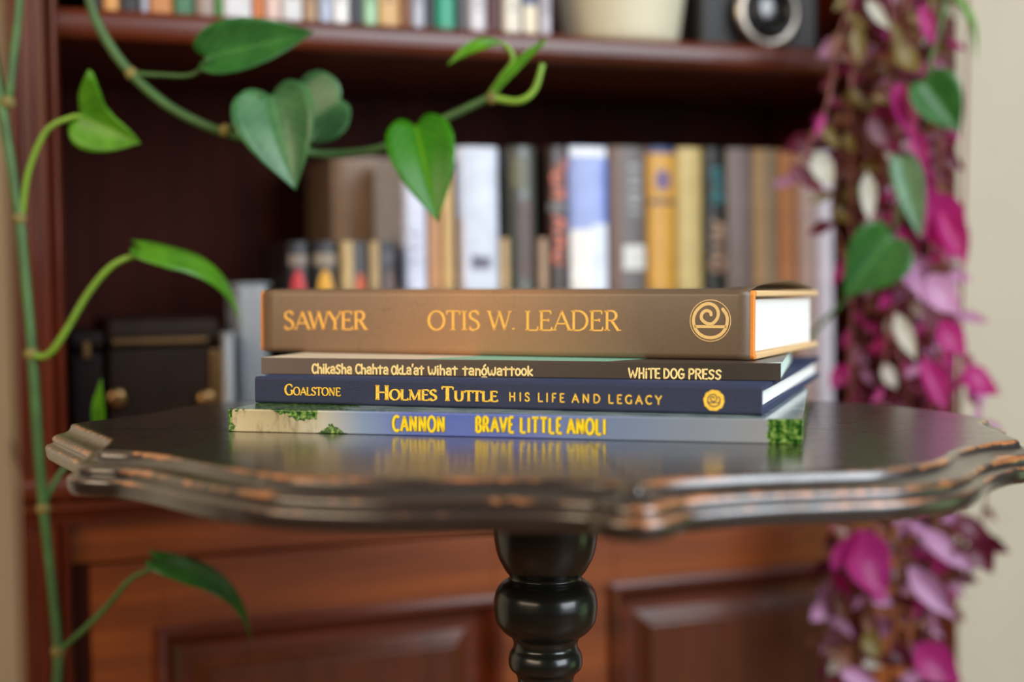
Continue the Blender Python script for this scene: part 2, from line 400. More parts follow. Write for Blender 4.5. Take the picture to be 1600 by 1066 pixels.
# each glyph: (advance, [(points, weight)], [(serif x, y, halfwidth)], [(tick x, y, dy)])
GL = {
 'A': (.78, [([(.06,0),(.40,1)],'n'),([(.38,1),(.74,0)],'k'),([(.18,.34),(.60,.34)],'n')], [(.06,0,.10),(.74,0,.11)], []),
 'B': (.62, [([(.14,0),(.14,1)],'k'),([(.14,1),(.30,1)]+arc(.30,.765,.20,.235,88,-90),'m'),([(.14,.53),(.30,.53)]+arc(.33,.265,.235,.265,88,-90)+[(.14,0)],'m')], [(.12,0,.10),(.12,1,.10)], []),
 'C': (.74, [(arc(.43,.5,.36,.5,52,308),'m')], [], [(.67,.90,-.17)]),
 'D': (.80, [([(.14,0),(.14,1)],'k'),([(.14,1),(.30,1)]+arc(.32,.5,.40,.5,88,-88)+[(.14,0)],'m')], [(.12,0,.10),(.12,1,.10)], []),
 'E': (.64, [([(.14,0),(.14,1)],'k'),([(.14,1),(.54,1)],'n'),([(.14,.52),(.44,.52)],'n'),([(.14,0),(.57,0)],'n')], [(.12,0,.09),(.12,1,.09)], [(.54,1,-.17),(.44,.60,-.16),(.57,0,.18)]),
 'F': (.58, [([(.14,0),(.14,1)],'k'),([(.14,1),(.52,1)],'n'),([(.14,.52),(.42,.52)],'n')], [(.12,0,.09),(.12,1,.09)], [(.52,1,-.17)]),
 'G': (.80, [(arc(.43,.5,.36,.5,52,300),'m'),([(.68,.04),(.68,.42)],'k')], [(.66,.42,.11)], [(.67,.90,-.17)]),
 'H': (.82, [([(.15,0),(.15,1)],'k'),([(.67,0),(.67,1)],'k'),([(.15,.52),(.67,.52)],'n')], [(.15,0,.12),(.15,1,.12),(.67,0,.12),(.67,1,.12)], []),
 'I': (.34, [([(.17,0),(.17,1)],'k')], [(.17,0,.13),(.17,1,.13)], []),
 'L': (.62, [([(.14,0),(.14,1)],'k'),([(.14,0),(.57,0)],'n')], [(.13,0,.10),(.14,1,.12)], [(.57,0,.20)]),
 'M': (1.0, [([(.14,0),(.16,1)],'n'),([(.15,1),(.49,.03)],'k'),([(.49,.03),(.84,1)],'n'),([(.85,0),(.84,1)],'k')], [(.14,0,.10),(.12,1,.08),(.85,0,.12),(.88,1,.08)], []),
 'N': (.84, [([(.15,0),(.15,1)],'n'),([(.15,1),(.68,0)],'k'),([(.68,0),(.68,1)],'n')], [(.15,0,.11),(.11,1,.08),(.68,1,.11)], []),
 'O': (.86, [(arc(.43,.5,.36,.5,0,360,44),'m')], [], []),
 'P': (.60, [([(.14,0),(.14,1)],'k'),([(.14,1),(.30,1)]+arc(.30,.745,.22,.255,88,-90)+[(.14,.49)],'m')], [(.14,0,.12),(.12,1,.10)], []),
 'R': (.74, [([(.14,0),(.14,1)],'k'),([(.14,1),(.30,1)]+arc(.32,.755,.21,.245,88,-90)+[(.14,.51)],'m'),([(.34,.50),(.62,.0)],'k')], [(.14,0,.12),(.12,1,.10),(.66,0,.08)], []),
 'S': (.58, [(sm([(.48,.84),(.40,.96),(.28,1.0),(.14,.93),(.09,.78),(.15,.63),(.29,.53),(.43,.42),(.50,.25),(.44,.08),(.28,0),(.15,.03),(.07,.15)]),'m')], [], [(.48,.98,-.20),(.07,.02,.20)]),
 'T': (.70, [([(.35,0),(.35,1)],'k'),([(.04,1),(.66,1)],'n')], [(.35,0,.13)], [(.05,1,-.19),(.65,1,-.19)]),
 'U': (.80, [(sm([(.15,1),(.15,.6),(.16,.26),(.26,.05),(.40,0),(.55,.05),(.65,.26),(.66,.6),(.66,1)]),'m')], [(.15,1,.12),(.66,1,.11)], []),
 'V': (.72, [([(.05,1),(.37,0)],'k'),([(.35,0),(.67,1)],'n')], [(.05,1,.11),(.67,1,.10)], []),
 'W': (1.06, [([(.05,1),(.31,0)],'k'),([(.29,0),(.53,.97)],'n'),([(.52,1),(.78,0)],'k'),([(.76,0),(1.0,1)],'n')], [(.05,1,.10),(.51,1,.08),(1.0,1,.09)], []),
 'Y': (.72, [([(.05,1),(.37,.46)],'k'),([(.37,.46),(.67,1)],'n'),([(.37,0),(.37,.48)],'k')], [(.05,1,.11),(.67,1,.10),(.37,0,.13)], []),
 '.': (.26, [([(.10,.03),(.10,.10)],'k')], [], []),
 ' ': (.34, [], [], []),
}
HL = {  # hand-drawn round letters
 'C': (.50, [(arc(.30,.5,.22,.48,50,310),'h')]), 'O': (.46, [(arc(.25,.44,.20,.43,0,360),'h')]),
 'h': (.50, [([(.09,0),(.09,1)],'h'),(sm([(.09,.36),(.20,.58),(.34,.58),(.40,.38),(.40,0)]),'h')]),
 'i': (.22, [([(.10,0),(.10,.62)],'h'),([(.10,.86),(.10,.92)],'h')]),
 'k': (.46, [([(.09,0),(.09,.95)],'h'),([(.38,.62),(.13,.27),(.40,0)],'h')]),
 'a': (.50, [(sm([(.10,.60),(.24,.70),(.38,.58),(.40,.36),(.40,0)]),'h'),(arc(.23,.20,.15,.19,0,360),'h')]),
 's': (.44, [(sm([(.36,.62),(.22,.72),(.09,.58),(.20,.40),(.34,.26),(.30,.06),(.18,0),(.06,.08)]),'h')]),
 'S': (.50, [(sm([(.42,.78),(.28,.90),(.10,.74),(.20,.50),(.38,.34),(.34,.08),(.20,0),(.06,.10)]),'h')]),
 't': (.46, [([(.22,0),(.22,.86)],'h'),([(.04,.66),(.40,.66)],'h')]),
 'l': (.40, [(sm([(.09,.88),(.09,.4),(.10,.04),(.34,.02)]),'h')]),
 'w': (.70, [(sm([(.05,.80),(.10,.25),(.20,.02),(.33,.22),(.34,.50),(.37,.20),(.50,.02),(.60,.28),(.62,.80)]),'h')]),
 'n': (.50, [([(.09,0),(.09,.66)],'h'),(sm([(.09,.40),(.22,.64),(.36,.58),(.40,.38),(.40,0)]),'h')]),
 'o': (.46, [(arc(.23,.36,.17,.34,0,360),'h')]),
 '\u00f3': (.46, [(arc(.23,.36,.17,.34,0,360),'h'),([(.20,.90),(.32,1.10)],'h'),([(.06,-.24),(.40,-.24)],'h')]),
 "'": (.14, [([(.09,1.06),(.05,.84)],'h')]), ' ': (.28, []),
 'W': (.74, [(sm([(.05,.96),(.12,.45),(.20,.03)]),'h'),([(.20,.03),(.35,.72),(.50,.03)],'h'),(sm([(.50,.03),(.60,.45),(.68,1.0)]),'h')]),
 'H': (.50, [([(.09,0),(.09,1)],'h'),([(.40,0),(.40,1)],'h'),([(.09,.48),(.40,.52)],'h')]),
 'T': (.48, [([(.23,0),(.23,.94)],'h'),([(.03,.94),(.43,.98)],'h')]), 'E': (.44, [([(.38,.96),(.09,.96),(.09,0),(.38,0)],'h'),([(.09,.5),(.32,.5)],'h')]),
 'D': (.54, [([(.09,0),(.09,.98)],'h'),(sm([(.09,.98),(.34,.86),(.46,.5),(.34,.10),(.09,0)]),'h')]),
 'G': (.54, [(arc(.28,.5,.21,.48,50,330),'h'),([(.28,.46),(.46,.46),(.46,.16)],'h')]),
 'P': (.48, [([(.09,0),(.09,.98)],'h'),(sm([(.09,.98),(.32,.96),(.42,.76),(.32,.52),(.09,.48)]),'h')]),
 'R': (.52, [([(.09,0),(.09,.98)],'h'),(sm([(.09,.98),(.32,.96),(.42,.76),(.32,.54),(.09,.50)]),'h'),([(.22,.50),(.46,0)],'h')]),
}
HL['I'] = (.22, [([(.10,0),(.10,.66)],'h'),([(.10,.88),(.10,.93)],'h')])
HO = (.56, [(arc(.28,.5,.22,.48,0,360),'h')])
def ribbon(bm, pts, wid, y, S, cap):
    # pts in final local (x,z); wid list of half widths; y plane
    m = len(pts); P = [V3((a, 0, c)) for a, c in pts]
    closed = (P[0]-P[-1]).length < 1e-7 and m > 6
    L, Rr = [], []
    for i in range(m):
        if closed: a, c = P[(i-1) if i > 0 else m-2], P[(i+1) if i < m-1 else 1]
        else: a, c = P[max(i-1, 0)], P[min(i+1, m-1)]
        t = (c-a)
        if t.length < 1e-9: t = V3((1, 0, 0))
        t.normalize(); n = V3((-t.z, 0, t.x)); k = 1.0
        if not closed and 0 < i < m-1:
            s1 = (P[i]-P[i-1]).normalized(); k = 1/max(0.6, abs(s1.dot(t)))
        L.append(P[i]+n*wid[i]*k); Rr.append(P[i]-n*wid[i]*k)
    vl = [bm.verts.new((p.x, y, p.z)) for p in L]; vr = [bm.verts.new((p.x, y, p.z)) for p in Rr]
    for i in range(m-1):
        try: bm.faces.new((vr[i], vr[i+1], vl[i+1], vl[i]))
        except ValueError: pass
    if cap and not closed:
        for e, q in ((0, 1), (m-1, m-2)):
            d = (P[e]-P[q]).normalized(); n = V3((-d.z, 0, d.x)); c = P[e]; r = wid[e]
            vs = [bm.verts.new((c.x + (n.x*math.cos(a)+d.x*math.sin(a))*r, y, c.z + (n.z*math.cos(a)+d.z*math.sin(a))*r)) for a in [PI*i/8 for i in range(9)]]
            bm.faces.new(vs)
def text(bm, s, x0, x1, zb, h, style='serif', thick=.16, thin=.055, y=-0.0002, slope=0.0, smallcaps=None, track=0.0, jitter=0, fit=True):
    """letters of string s from x0 to x1, baseline zb (+slope*x), cap height h"""
    items = []; adv = 0.0
    font = HL if style == 'hand' else GL
    prev = None
    for i, ch in enumerate(s):
        sc = 1.0; c = ch
        if smallcaps and ch.islower(): sc = smallcaps; c = ch.upper()
        gl = HO if (style == 'hand' and ch == 'Q') else font[c]
        kern = 0
        if style == 'serif' and prev and (prev + c) in ('AW','WY','AV','YE','TT','LT','AT','RA'): kern = -0.07*sc
        adv += kern
        items.append((c, gl, adv, sc)); adv += gl[0]*sc + track; prev = c
    adv -= track
    k = (x1-x0)/adv
    for c, gl, a, sc in items:
        jy = R.uniform(-1, 1)*jitter*h
        def T(p): return (x0 + (a + p[0]*sc)*k, zb + jy + slope*(x0 + a*k) + p[1]*h*sc)
        for pts, wt in gl[1]:
            if len(pts) == 2 and wt != 'h': pts = [pts[0], ((pts[0][0]+pts[1][0])/2, (pts[0][1]+pts[1][1])/2), pts[1]]
            Q = [T(p) for p in pts]; wd = []
            for i in range(len(Q)):
                if style != 'serif': wd.append(thick*h/2*min(1, sc+.12)); continue
                if wt == 'k': wd.append(thick*h/2*sc)
                elif wt == 'n': wd.append(thin*h/2*min(1,sc+.15))
                else:
                    q0, q1 = Q[max(i-1, 0)], Q[min(i+1, len(Q)-1)]
                    an = math.atan2(q1[1]-q0[1], q1[0]-q0[0]); f = abs(math.sin(an - math.radians(8 if c != 'S' else 22)))
                    wd.append((thin + (thick*1.05-thin)*f**1.3)*h/2*sc)
            # squeeze verticals inside the cap height
            ribbon(bm, Q, wd, y, 1, style in ('hand', 'round'))
        if style == 'serif':
            for sx, sy, hw in gl[2]:
                q = T((sx, sy)); dz = thin*h*0.25*(1 if sy < .5 else -1)
                W_ = hw*k*sc*1.0
                ribbon(bm, [(q[0]-W_, q[1]+dz), (q[0], q[1]+dz), (q[0]+W_, q[1]+dz)], [thin*h*0.42]*3, y, 1, False)
            for tx, ty, dy in gl[3]:
                q = T((tx, ty)); e = T((tx + (0.015 if dy < 0 else .03), ty+dy))
                ribbon(bm, [q, e], [thin*h*0.75, thin*h*0.4], y, 1, False)
def emblem_strokes(bm, cx_, cz, r, wid, y):
    pts = sm([(.66,.60),(.86,.30),(.90,-.05),(.78,-.46),(.46,-.78),(0,-.90),(-.46,-.78),(-.78,-.46),(-.90,0),(-.78,.44),(-.44,.78),(-.06,.88),(.26,.74),(.42,.44),(.36,.10),(.10,-.16),(-.20,-.14),(-.46,.08),(-.44,.36),(-.22,.52),(.0,.44),(.04,.30)], 8)
    ribbon(bm, [(cx_+a*r, cz+c*r) for a, c in pts], [wid*r]*len(pts), y, 1, True)
    ribbon(bm, [(cx_-.86*r, cz-.32*r), (cx_, cz-.32*r), (cx_+.86*r, cz-.32*r)], [wid*r*.9]*3, y, 1, False)
def ring(bm, cx_, cz, r0, r1, y, n=64):
    a = [bm.verts.new((cx_+r0*math.cos(2*PI*i/n), y, cz+r0*math.sin(2*PI*i/n))) for i in range(n)]
    c = [bm.verts.new((cx_+r1*math.cos(2*PI*i/n), y, cz+r1*math.sin(2*PI*i/n))) for i in range(n)]
    for i in range(n): bm.faces.new((a[i], a[(i+1)%n], c[(i+1)%n], c[i]))
def flatobj(name, bm, m, parent):
    for f in bm.faces:
        if f.normal.y > 0: f.normal_flip()
    me = bpy.data.meshes.new(name); bm.normal_update()
    for f in bm.faces:
        if f.normal.y > 0: f.normal_flip()
    bm.to_mesh(me); bm.free(); return new_obj(name, me, parent, [m])

# ------------------------------------------------------------------ the four stacked books
S = 1.2
def bookM(x, y, th, L, z):       # right front corner (x,y) -> matrix with origin at left front corner, local x along the spine
    ox, oy = x - L*math.cos(th), y + L*math.sin(th)
    return Matrix.Translation((ox, oy, z)) @ Matrix.Rotation(-th, 4, 'Z')
def spine_local(Mx, px, py):     # where a sight line meets the spine plane of a book
    Mi = Mx.inverted(); o = Mi @ CAM; d = Mi.to_3x3() @ ray(px, py); t = -o.y/d.y; p = o + d*t; return p.x, p.z
spec = {4: (.1088, .5304, 12.4, .2303, .1794, .0093), 3: (.0964, .5469, 17.0, .2165, .2625, .0113), 2: (.1094, .5778, 12.7, .2256, .165, .0073), 1: (.1018, .5974, 21.6, .24, .1584, .0298)}
z = TZ; BK = {}
for k in (4, 3, 2, 1):
    x, y, th, L, W_, T = spec[k]; x, y, L, W_, T = x*S, y*S, L*S, W_*S, T*S
    BK[k] = dict(M=bookM(x, y, math.radians(th), L, z), L=L, W=W_, T=T, z=z); z += T + 0.0001

def cshell(bm, L, W_, T, t, ts, r, x0=0.0, x1=None, jn=False, nose=0.0):
    """C shaped cover: boards t thick, spine ts thick, outer corner radius r; cross-section in (y,z)"""
    x1 = L if x1 is None else x1
    out = [(W_, 0)]
    for i in range(7):
        a = -PI/2 - (PI/2)*i/6; out.append((r + r*math.cos(a), r + r*math.sin(a)))
    for i in range(7):
        a = PI - (PI/2)*i/6; out.append((r + r*math.cos(a), T - r + r*math.sin(a)))
    out += [(W_, T), 0, 0, 0, 0]
    if jn:  # french groove beside the spine, on both boards
        o2 = []
        for p in out:
            o2.append(p)
        g0 = 0.006
        idx = 1
        out = [(W_, 0), (g0+0.006, 0), (g0+0.003, t*0.55), (g0, 0)] + out[1:15] + [(g0, T), (g0+0.003, T-t*0.55), (g0+0.006, T)] + out[15:]
    # outer line out[:-4+1], inner line matched point by point so that the ends are strips
    ou = out[:-4] if not jn else out[:-4]
    inn = []
    for y, z_ in ou:
        if z_ < T*0.5: inn.append((max(y, ts), t) )
        else: inn.append((max(y, ts), T-t))
    n = len(ou)
    V = [[bm.verts.new((x, y, z_)) for y, z_ in L_] for x in (x0, x1) for L_ in (ou, inn)]
    Ao, Ai, Bo, Bi = V
    for i in range(n-1):
        bm.faces.new((Ao[i], Ao[i+1], Bo[i+1], Bo[i])); bm.faces.new((Bi[i], Bi[i+1], Ai[i+1], Ai[i]))
        bm.faces.new((Ai[i], Ai[i+1], Ao[i+1], Ao[i])); bm.faces.new((Bo[i], Bo[i+1], Bi[i+1], Bi[i]))
    for i in (0, n-1): bm.faces.new((Ao[i], Bo[i], Bi[i], Ai[i]))
    bmesh.ops.remove_doubles(bm, verts=bm.verts, dist=1e-6)
def pages_mat(name, col, fac=0.12, scale=2600, axis='z'):
    t = NT(name); sc = (2, 2, scale) if axis == 'z' else (scale, 2, 2)
    n = t.noise(t.coord(sc), 1.0, 3, 0.7)
    t.l(t.mix(1.0, col, t.ramp(n, [(0.3, g(1-fac)), (0.6, g(1.0))]), 'MULTIPLY'), t.b.inputs['Base Color'])
    t.b.inputs['Roughness'].default_value = 0.8; t.bump(n, 0.25, 0.0002); return t.m
M['white_pages'] = pages_mat('white_page_edges', srgb(246, 244, 238))
M['gold'] = mat('gold_foil', srgb(255, 190, 84), 0.45, metal=0.0, var=0.10, vs=900)
M['gold_b'] = mat('bright_gold_foil', srgb(255, 204, 70), 0.35, metal=0.1, var=0.35, vs=2200)
M['cream_ink'] = mat('cream_ink', srgb(252, 222, 146), 0.5, var=0.05, vs=900)
M['pale_gold'] = mat('pale_gold_ink', srgb(236, 196, 124), 0.45, var=0.05, vs=900)
M['yellow'] = mat('yellow_ink', srgb(250, 214, 20), 0.35, var=0.03, vs=900)

# book 1 : big jacketed hardback
B1 = BK[1]; L, W_, T = B1['L'], B1['W'], B1['T']
o1 = thing('book', 'thick tan-brown hardback with gold title, topmost of the four stacked books', 'book', B1['M'], 'books stacked on the table')
t_ = NT('board_cloth_tan')
ys = t_.sep(t_.coord())
spn = t_.ramp(t_.math('MULTIPLY', ys[1], 100), [(0.42, srgb(226, 140, 56)), (0.62, srgb(226, 186, 132))])
t_.l(t_.mix(0.5, spn, t_.ramp(t_.noise(t_.coord(), 500), [(0.3, g(0.85)), (0.7, g(1.1))]), 'MULTIPLY'), t_.b.inputs['Base Color']); t_.b.inputs['Roughness'].default_value = 0.7
b = BM(); cshell(b, L, W_, T-0.0006, 0.0032, 0.0036, 0.0026, 0, L); bmesh.ops.translate(b, verts=b.verts, vec=(0, 0, 0.0003))
c1 = obj('cover', b, t_.m, o1, bevel=0.0008, seg=2); c1['label'] = 'tan cloth boards showing at both ends'
def jacket_mat():
    t = NT('brown_jacket_paper'); vec = t.coord(); s = t.sep(vec)
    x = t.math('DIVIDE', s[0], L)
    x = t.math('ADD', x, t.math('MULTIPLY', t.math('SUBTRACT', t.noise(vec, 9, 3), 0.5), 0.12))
    c = t.ramp(x, [(0.0, srgb(122, 98, 76)), (0.22, srgb(130, 102, 78)), (0.47, srgb(164, 120, 82)), (0.62, srgb(150, 112, 78)), (0.80, srgb(108, 88, 68)), (1.0, srgb(96, 78, 60))])  # jacket brown, with the warm lamp spot painted in as a lighter mid-spine
    c = t.mix(0.6, c, t.ramp(t.noise(vec, 900, 3), [(0.3, g(0.88)), (0.7, g(1.1))]), 'MULTIPLY')
    # faint scratched sketch lines in the print
    l = t.n('ShaderNodeTexVoronoi', feature='DISTANCE_TO_EDGE'); l.inputs['Scale'].default_value = 70; l.inputs['Randomness'].default_value = 1
    warp = t.n('ShaderNodeVectorMath', operation='ADD'); nz = t.n('ShaderNodeTexNoise'); nz.inputs['Scale'].default_value = 60; t.l(vec, nz.inputs['Vector'])
    scl = t.n('ShaderNodeVectorMath', operation='SCALE'); scl.inputs['Scale'].default_value = 0.03; t.l(nz.outputs['Color'], scl.inputs[0])
    t.l(vec, warp.inputs[0]); t.l(scl.outputs[0], warp.inputs[1]); t.l(warp.outputs[0], l.inputs['Vector'])
    line = t.ramp(l.outputs['Distance'], [(0.0, g(1)), (0.018, g(0))])
    region = t.ramp(t.noise(vec, 22, 2), [(0.54, g(0)), (0.62, g(1))])
    c = t.mix(t.math('MULTIPLY', t.math('MULTIPLY', line, region), 0.28), c, srgb(50, 36, 28))
    t.l(c, t.b.inputs['Base Color']); t.b.inputs['Roughness'].default_value = 0.42; t.b.inputs['Specular IOR Level'].default_value = 0.5
    return t.m
b = BM()
sec = []
r = 0.0034; jy = -0.0004
nW = 14
def jsec(x):
    e = max(0.0, (x/L-0.86)/0.14)                     # jacket lifts off the board near the right end
    P = []
    for i in range(nW+1): 
        P.append((W_*(1 - i/nW)*0.995 + 0.004*(i/nW), -0.00003))
    for i in range(1, 8):
        a = -PI/2 - (PI/2)*i/7; P.append((jy + r + r*math.cos(a), r + r*math.sin(a)))
    for i in range(8):
        a = PI - (PI/2)*i/7; P.append((jy + r + r*math.cos(a), T - r + r*math.sin(a)))
    for i in range(1, nW+1):
        s_ = i/nW; y = 0.003 + (W_-0.003)*s_*0.995
        lift = 0.0004 + e*e*0.0052*max(0, math.sin(PI*min(1, s_*1.0)))**0.8 + 0.0007*math.sin(s_*9+x*30)*math.sin(PI*s_)*0.5
        P.append((y, T + max(0.0, lift)))
    return P
xs = [0.0023 + (L-0.0023-0.0022)*i/40 for i in range(41)]
rows = [[b.verts.new((x, y, zz)) for y, zz in jsec(x)] for x in xs]
for A, B in zip(rows, rows[1:]):
    for i in range(len(A)-1): b.faces.new((A[i], A[i+1], B[i+1], B[i]))
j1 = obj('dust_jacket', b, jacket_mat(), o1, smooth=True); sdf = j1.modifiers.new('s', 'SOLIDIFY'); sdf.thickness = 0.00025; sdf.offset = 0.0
j1['label'] = 'brown mottled paper dust jacket with lamp glow painted at mid-spine'
b = BM()
# page block with a few parted leaves near the top
nb = 26; x1p = L-0.0042
zz = 0.0038
gaps = {17: 0.0002, 19: 0.0003, 21: 0.0002}
for i in range(nb):
    h_ = (T-0.0088)/nb; box(b, 0.004, x1p - R.uniform(0, 0.00025), 0.0038, W_-0.004, zz, zz+h_*(0.90 if i in gaps else 1.0)); zz += h_
obj('page_block', b, M['white_pages'], o1)
def put(k, s, px0, px1, y0, y1, cap0, m, name, label=None, y=-0.0002, bm=None, **kw):
    """print string s on the spine of book k between the two sight lines"""
    B = BK[k]
    xa, za = spine_local(B['M'], px0, y0); xb, zb = spine_local(B['M'], px1, y1)
    _, zt = spine_local(B['M'], px0, cap0)
    own = bm is None
    bm = bm or BM()
    sl = (zb-za)/(xb-xa)
    text(bm, s, xa, xb, za - sl*xa, zt-za, slope=sl, y=y, **kw)
    if own:
        o = flatobj(name, bm, m, B['obj'])
        if label: o['label'] = label
        return o
BK[1]['obj'] = o1
put(1, 'SAWYER', 444, 576, 514.2, 514.8, 486.8, M['gold'], 'author_lettering', 'gold serif word SAWYER', y=-0.00068, thick=.15, thin=.07)
put(1, 'OTIS W. LEADER', 668.5, 971, 515.2, 516.5, 486.2, M['gold'], 'title_lettering', 'gold serif words OTIS W. LEADER', y=-0.00068, thick=.14, thin=.07)
cxl, czl = spine_local(B1['M'], 1110.3, 501); rx = spine_local(B1['M'], 1142, 501)[0]-cxl
b = BM(); ring(b, cxl, czl, rx*0.985, rx*1.025, -0.00068); emblem_strokes(b, cxl, czl, rx*0.93, .085, -0.00068)
e = flatobj('emblem', b, M['pale_gold'], o1); e['label'] = 'cream spiral in a ring'
bmesh_dummy = None

# book 2 : paperback
B2 = BK[2]; L2, W2, T2 = B2['L'], B2['W'], B2['T']
o2 = thing('book', 'thin dark brown paperback with cream hand lettering, directly under the thick tan book', 'book', B2['M'], 'books stacked on the table'); B2['obj'] = o2
t_ = NT('paperback_cover'); vec = t_.coord(); s_ = t_.sep(vec)
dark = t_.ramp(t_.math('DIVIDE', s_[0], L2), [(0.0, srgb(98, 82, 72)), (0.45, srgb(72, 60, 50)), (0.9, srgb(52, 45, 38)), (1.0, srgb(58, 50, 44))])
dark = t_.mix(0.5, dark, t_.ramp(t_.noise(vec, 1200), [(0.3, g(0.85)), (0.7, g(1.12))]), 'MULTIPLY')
xx = t_.math('ADD', s_[0], t_.math('MULTIPLY', s_[1], -0.5))
topc = t_.ramp(t_.math('DIVIDE', xx, L2), [(0.0, srgb(232, 214, 186)), (0.315, srgb(130, 196, 172)), (0.68, srgb(60, 50, 44)), (0.969, srgb(190, 214, 206))], 'CONSTANT')
topc = t_.mix(t_.ramp(t_.math('ABSOLUTE', t_.math('SUBTRACT', t_.math('FRACT', t_.math('MULTIPLY', t_.math('ADD', s_[0], s_[1]), 12)), 0.5)), [(0.0, g(0.5)), (0.02, g(0))]), topc, srgb(70, 110, 110))
istop = t_.math('GREATER_THAN', s_[2], T2-0.00025)
back = t_.math('GREATER_THAN', s_[1], 0.0004)
t_.l(t_.mix(t_.math('MULTIPLY', istop, back), dark, topc), t_.b.inputs['Base Color']); t_.b.inputs['Roughness'].default_value = 0.38
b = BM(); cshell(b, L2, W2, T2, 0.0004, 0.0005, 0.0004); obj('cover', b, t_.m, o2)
b = BM(); nb = 10
for i in range(nb):
    h_ = (T2-0.0012)/nb; box(b, 0.0006, L2-0.0004-R.uniform(0, 0.0002), 0.0007, W2-0.0006, 0.0006+i*h_, 0.0006+(i+1)*h_*0.999)
obj('page_block', b, pages_mat('teal_tinted_page_edges', srgb(214, 232, 222), 0.3), o2)
kw = dict(style='hand', thick=.19, jitter=.02)
b = BM()
for s, a, c, ya, yb in (("ChikaSha", 487, 550.5, 583.2, 583.8), ("Chahta", 555, 607.5, 583.9, 584.6), ("Okla'at", 611.5, 663, 584.7, 585.2), ("wihat", 668.5, 715.5, 585.2, 585.7), ("tan\u00f3wattook", 722.5, 833, 585.8, 586.9)):
    put(2, s, a, c, ya, yb, ya-14.5, None, '', bm=b, **kw)
f = flatobj('title_lettering', b, M['cream_ink'], o2); f['label'] = "cream hand-drawn title lettering"
b = BM(); kw = dict(style='hand', thick=.18, jitter=.01)
for s, a, c in (("WHITE", 981.5, 1032), ("DQG", 1036, 1070), ("PRESS", 1075, 1128)):
    put(2, s, a, c, 590.6 + (a-981)*0.012, 590.6 + (c-981)*0.012, 575.4 + (a-981)*0.012, None, '', bm=b, **kw)
f = flatobj('publisher_lettering', b, M['cream_ink'], o2); f['label'] = 'cream hand-drawn words WHITE DOG PRESS'

# book 3 : navy cloth
B3 = BK[3]; L3, W3, T3 = B3['L'], B3['W'], B3['T']
o3 = thing('book', 'navy blue cloth hardback with gold foil title, third from the top of the stack', 'book', B3['M'], 'books stacked on the table'); B3['obj'] = o3
t_ = NT('navy_book_cloth'); vec = t_.coord()
wa = t_.n('ShaderNodeTexWave', bands_direction='X'); wa.inputs['Scale'].default_value = 420; wa.inputs['Distortion'].default_value = 1.5; t_.l(vec, wa.inputs['Vector'])
wb = t_.n('ShaderNodeTexWave', bands_direction='Z'); wb.inputs['Scale'].default_value = 420; wb.inputs['Distortion'].default_value = 1.5; t_.l(vec, wb.inputs['Vector'])
wv = t_.math('MULTIPLY', wa.outputs['Fac'], wb.outputs['Fac']); wv = t_.math('ADD', wv, t_.math('MULTIPLY', t_.noise(vec, 700, 3), 0.6))
t_.l(t_.ramp(wv, [(0.15, srgb(20, 24, 44)), (0.9, srgb(50, 58, 88))]), t_.b.inputs['Base Color']); t_.b.inputs['Roughness'].default_value = 0.75
t_.b.inputs['Sheen Weight'].default_value = 0.08; t_.b.inputs['Sheen Tint'].default_value = srgb(90, 130, 220)
t_.bump(wv, 0.35, 0.0003)
b = BM(); cshell(b, L3, W3, T3, 0.0026, 0.0028, 0.0016, jn=True); obj('cover', b, t_.m, o3, bevel=0.0005)
b = BM(); nb = 12
for i in range(nb):
    h_ = (T3-0.0056)/nb; box(b, 0.004, L3-0.0032-R.uniform(0, 0.0002), 0.003, W3-0.004, 0.0028+i*h_, 0.0028+(i+1)*h_)
obj('page_block', b, M['white_pages'], o3)
f = put(3, 'Goalstone', 445, 532.5, 617, 618.6, 600.6, M['gold_b'], 'author_lettering', 'gold serif word GOALSTONE', smallcaps=.74, thick=.20, thin=.10)
b = BM()
put(3, 'Holmes', 586, 683, 624.3, 625.6, 602.2, None, '', bm=b, smallcaps=.72, thick=.27, thin=.10)
put(3, 'Tuttle', 689.5, 778.5, 626.0, 627.4, 604.6, None, '', bm=b, smallcaps=.72, thick=.27, thin=.10)
f = flatobj('title_lettering', b, M['gold_b'], o3); f['label'] = 'gold serif words HOLMES TUTTLE'
b = BM()
for s, a, c in (('HIS', 795, 828), ('LIFE', 840, 882.5), ('AND', 893.5, 938), ('LEGACY', 950, 1034)):
    ya = 626.2 + (a-795)*0.0235; yb = 626.2 + (c-795)*0.0235
    put(3, s, a, c, ya, yb, ya-12.6, None, '', bm=b, style='round', thick=.165, track=.34)
f = flatobj('subtitle_lettering', b, M['gold_b'], o3); f['label'] = 'gold sans capitals HIS LIFE AND LEGACY'
cxl, czl = spine_local(B3['M'], 1115.6, 625.8); rx = spine_local(B3['M'], 1132, 625.8)[0]-cxl
b = BM(); v = [b.verts.new((cxl+rx*math.cos(2*PI*i/48)*(1+.03*math.sin(i*5)), -0.0002, czl+rx*math.sin(2*PI*i/48)*(1+.03*math.sin(i*5)))) for i in range(48)]; b.faces.new(v)
e = flatobj('emblem', b, M['gold_b'], o3); e['label'] = 'round gold seal with dark spiral'
b = BM(); emblem_strokes(b, cxl, czl, rx*0.66, .075, -0.00028); flatobj('emblem_spiral', b, t_.m, e)

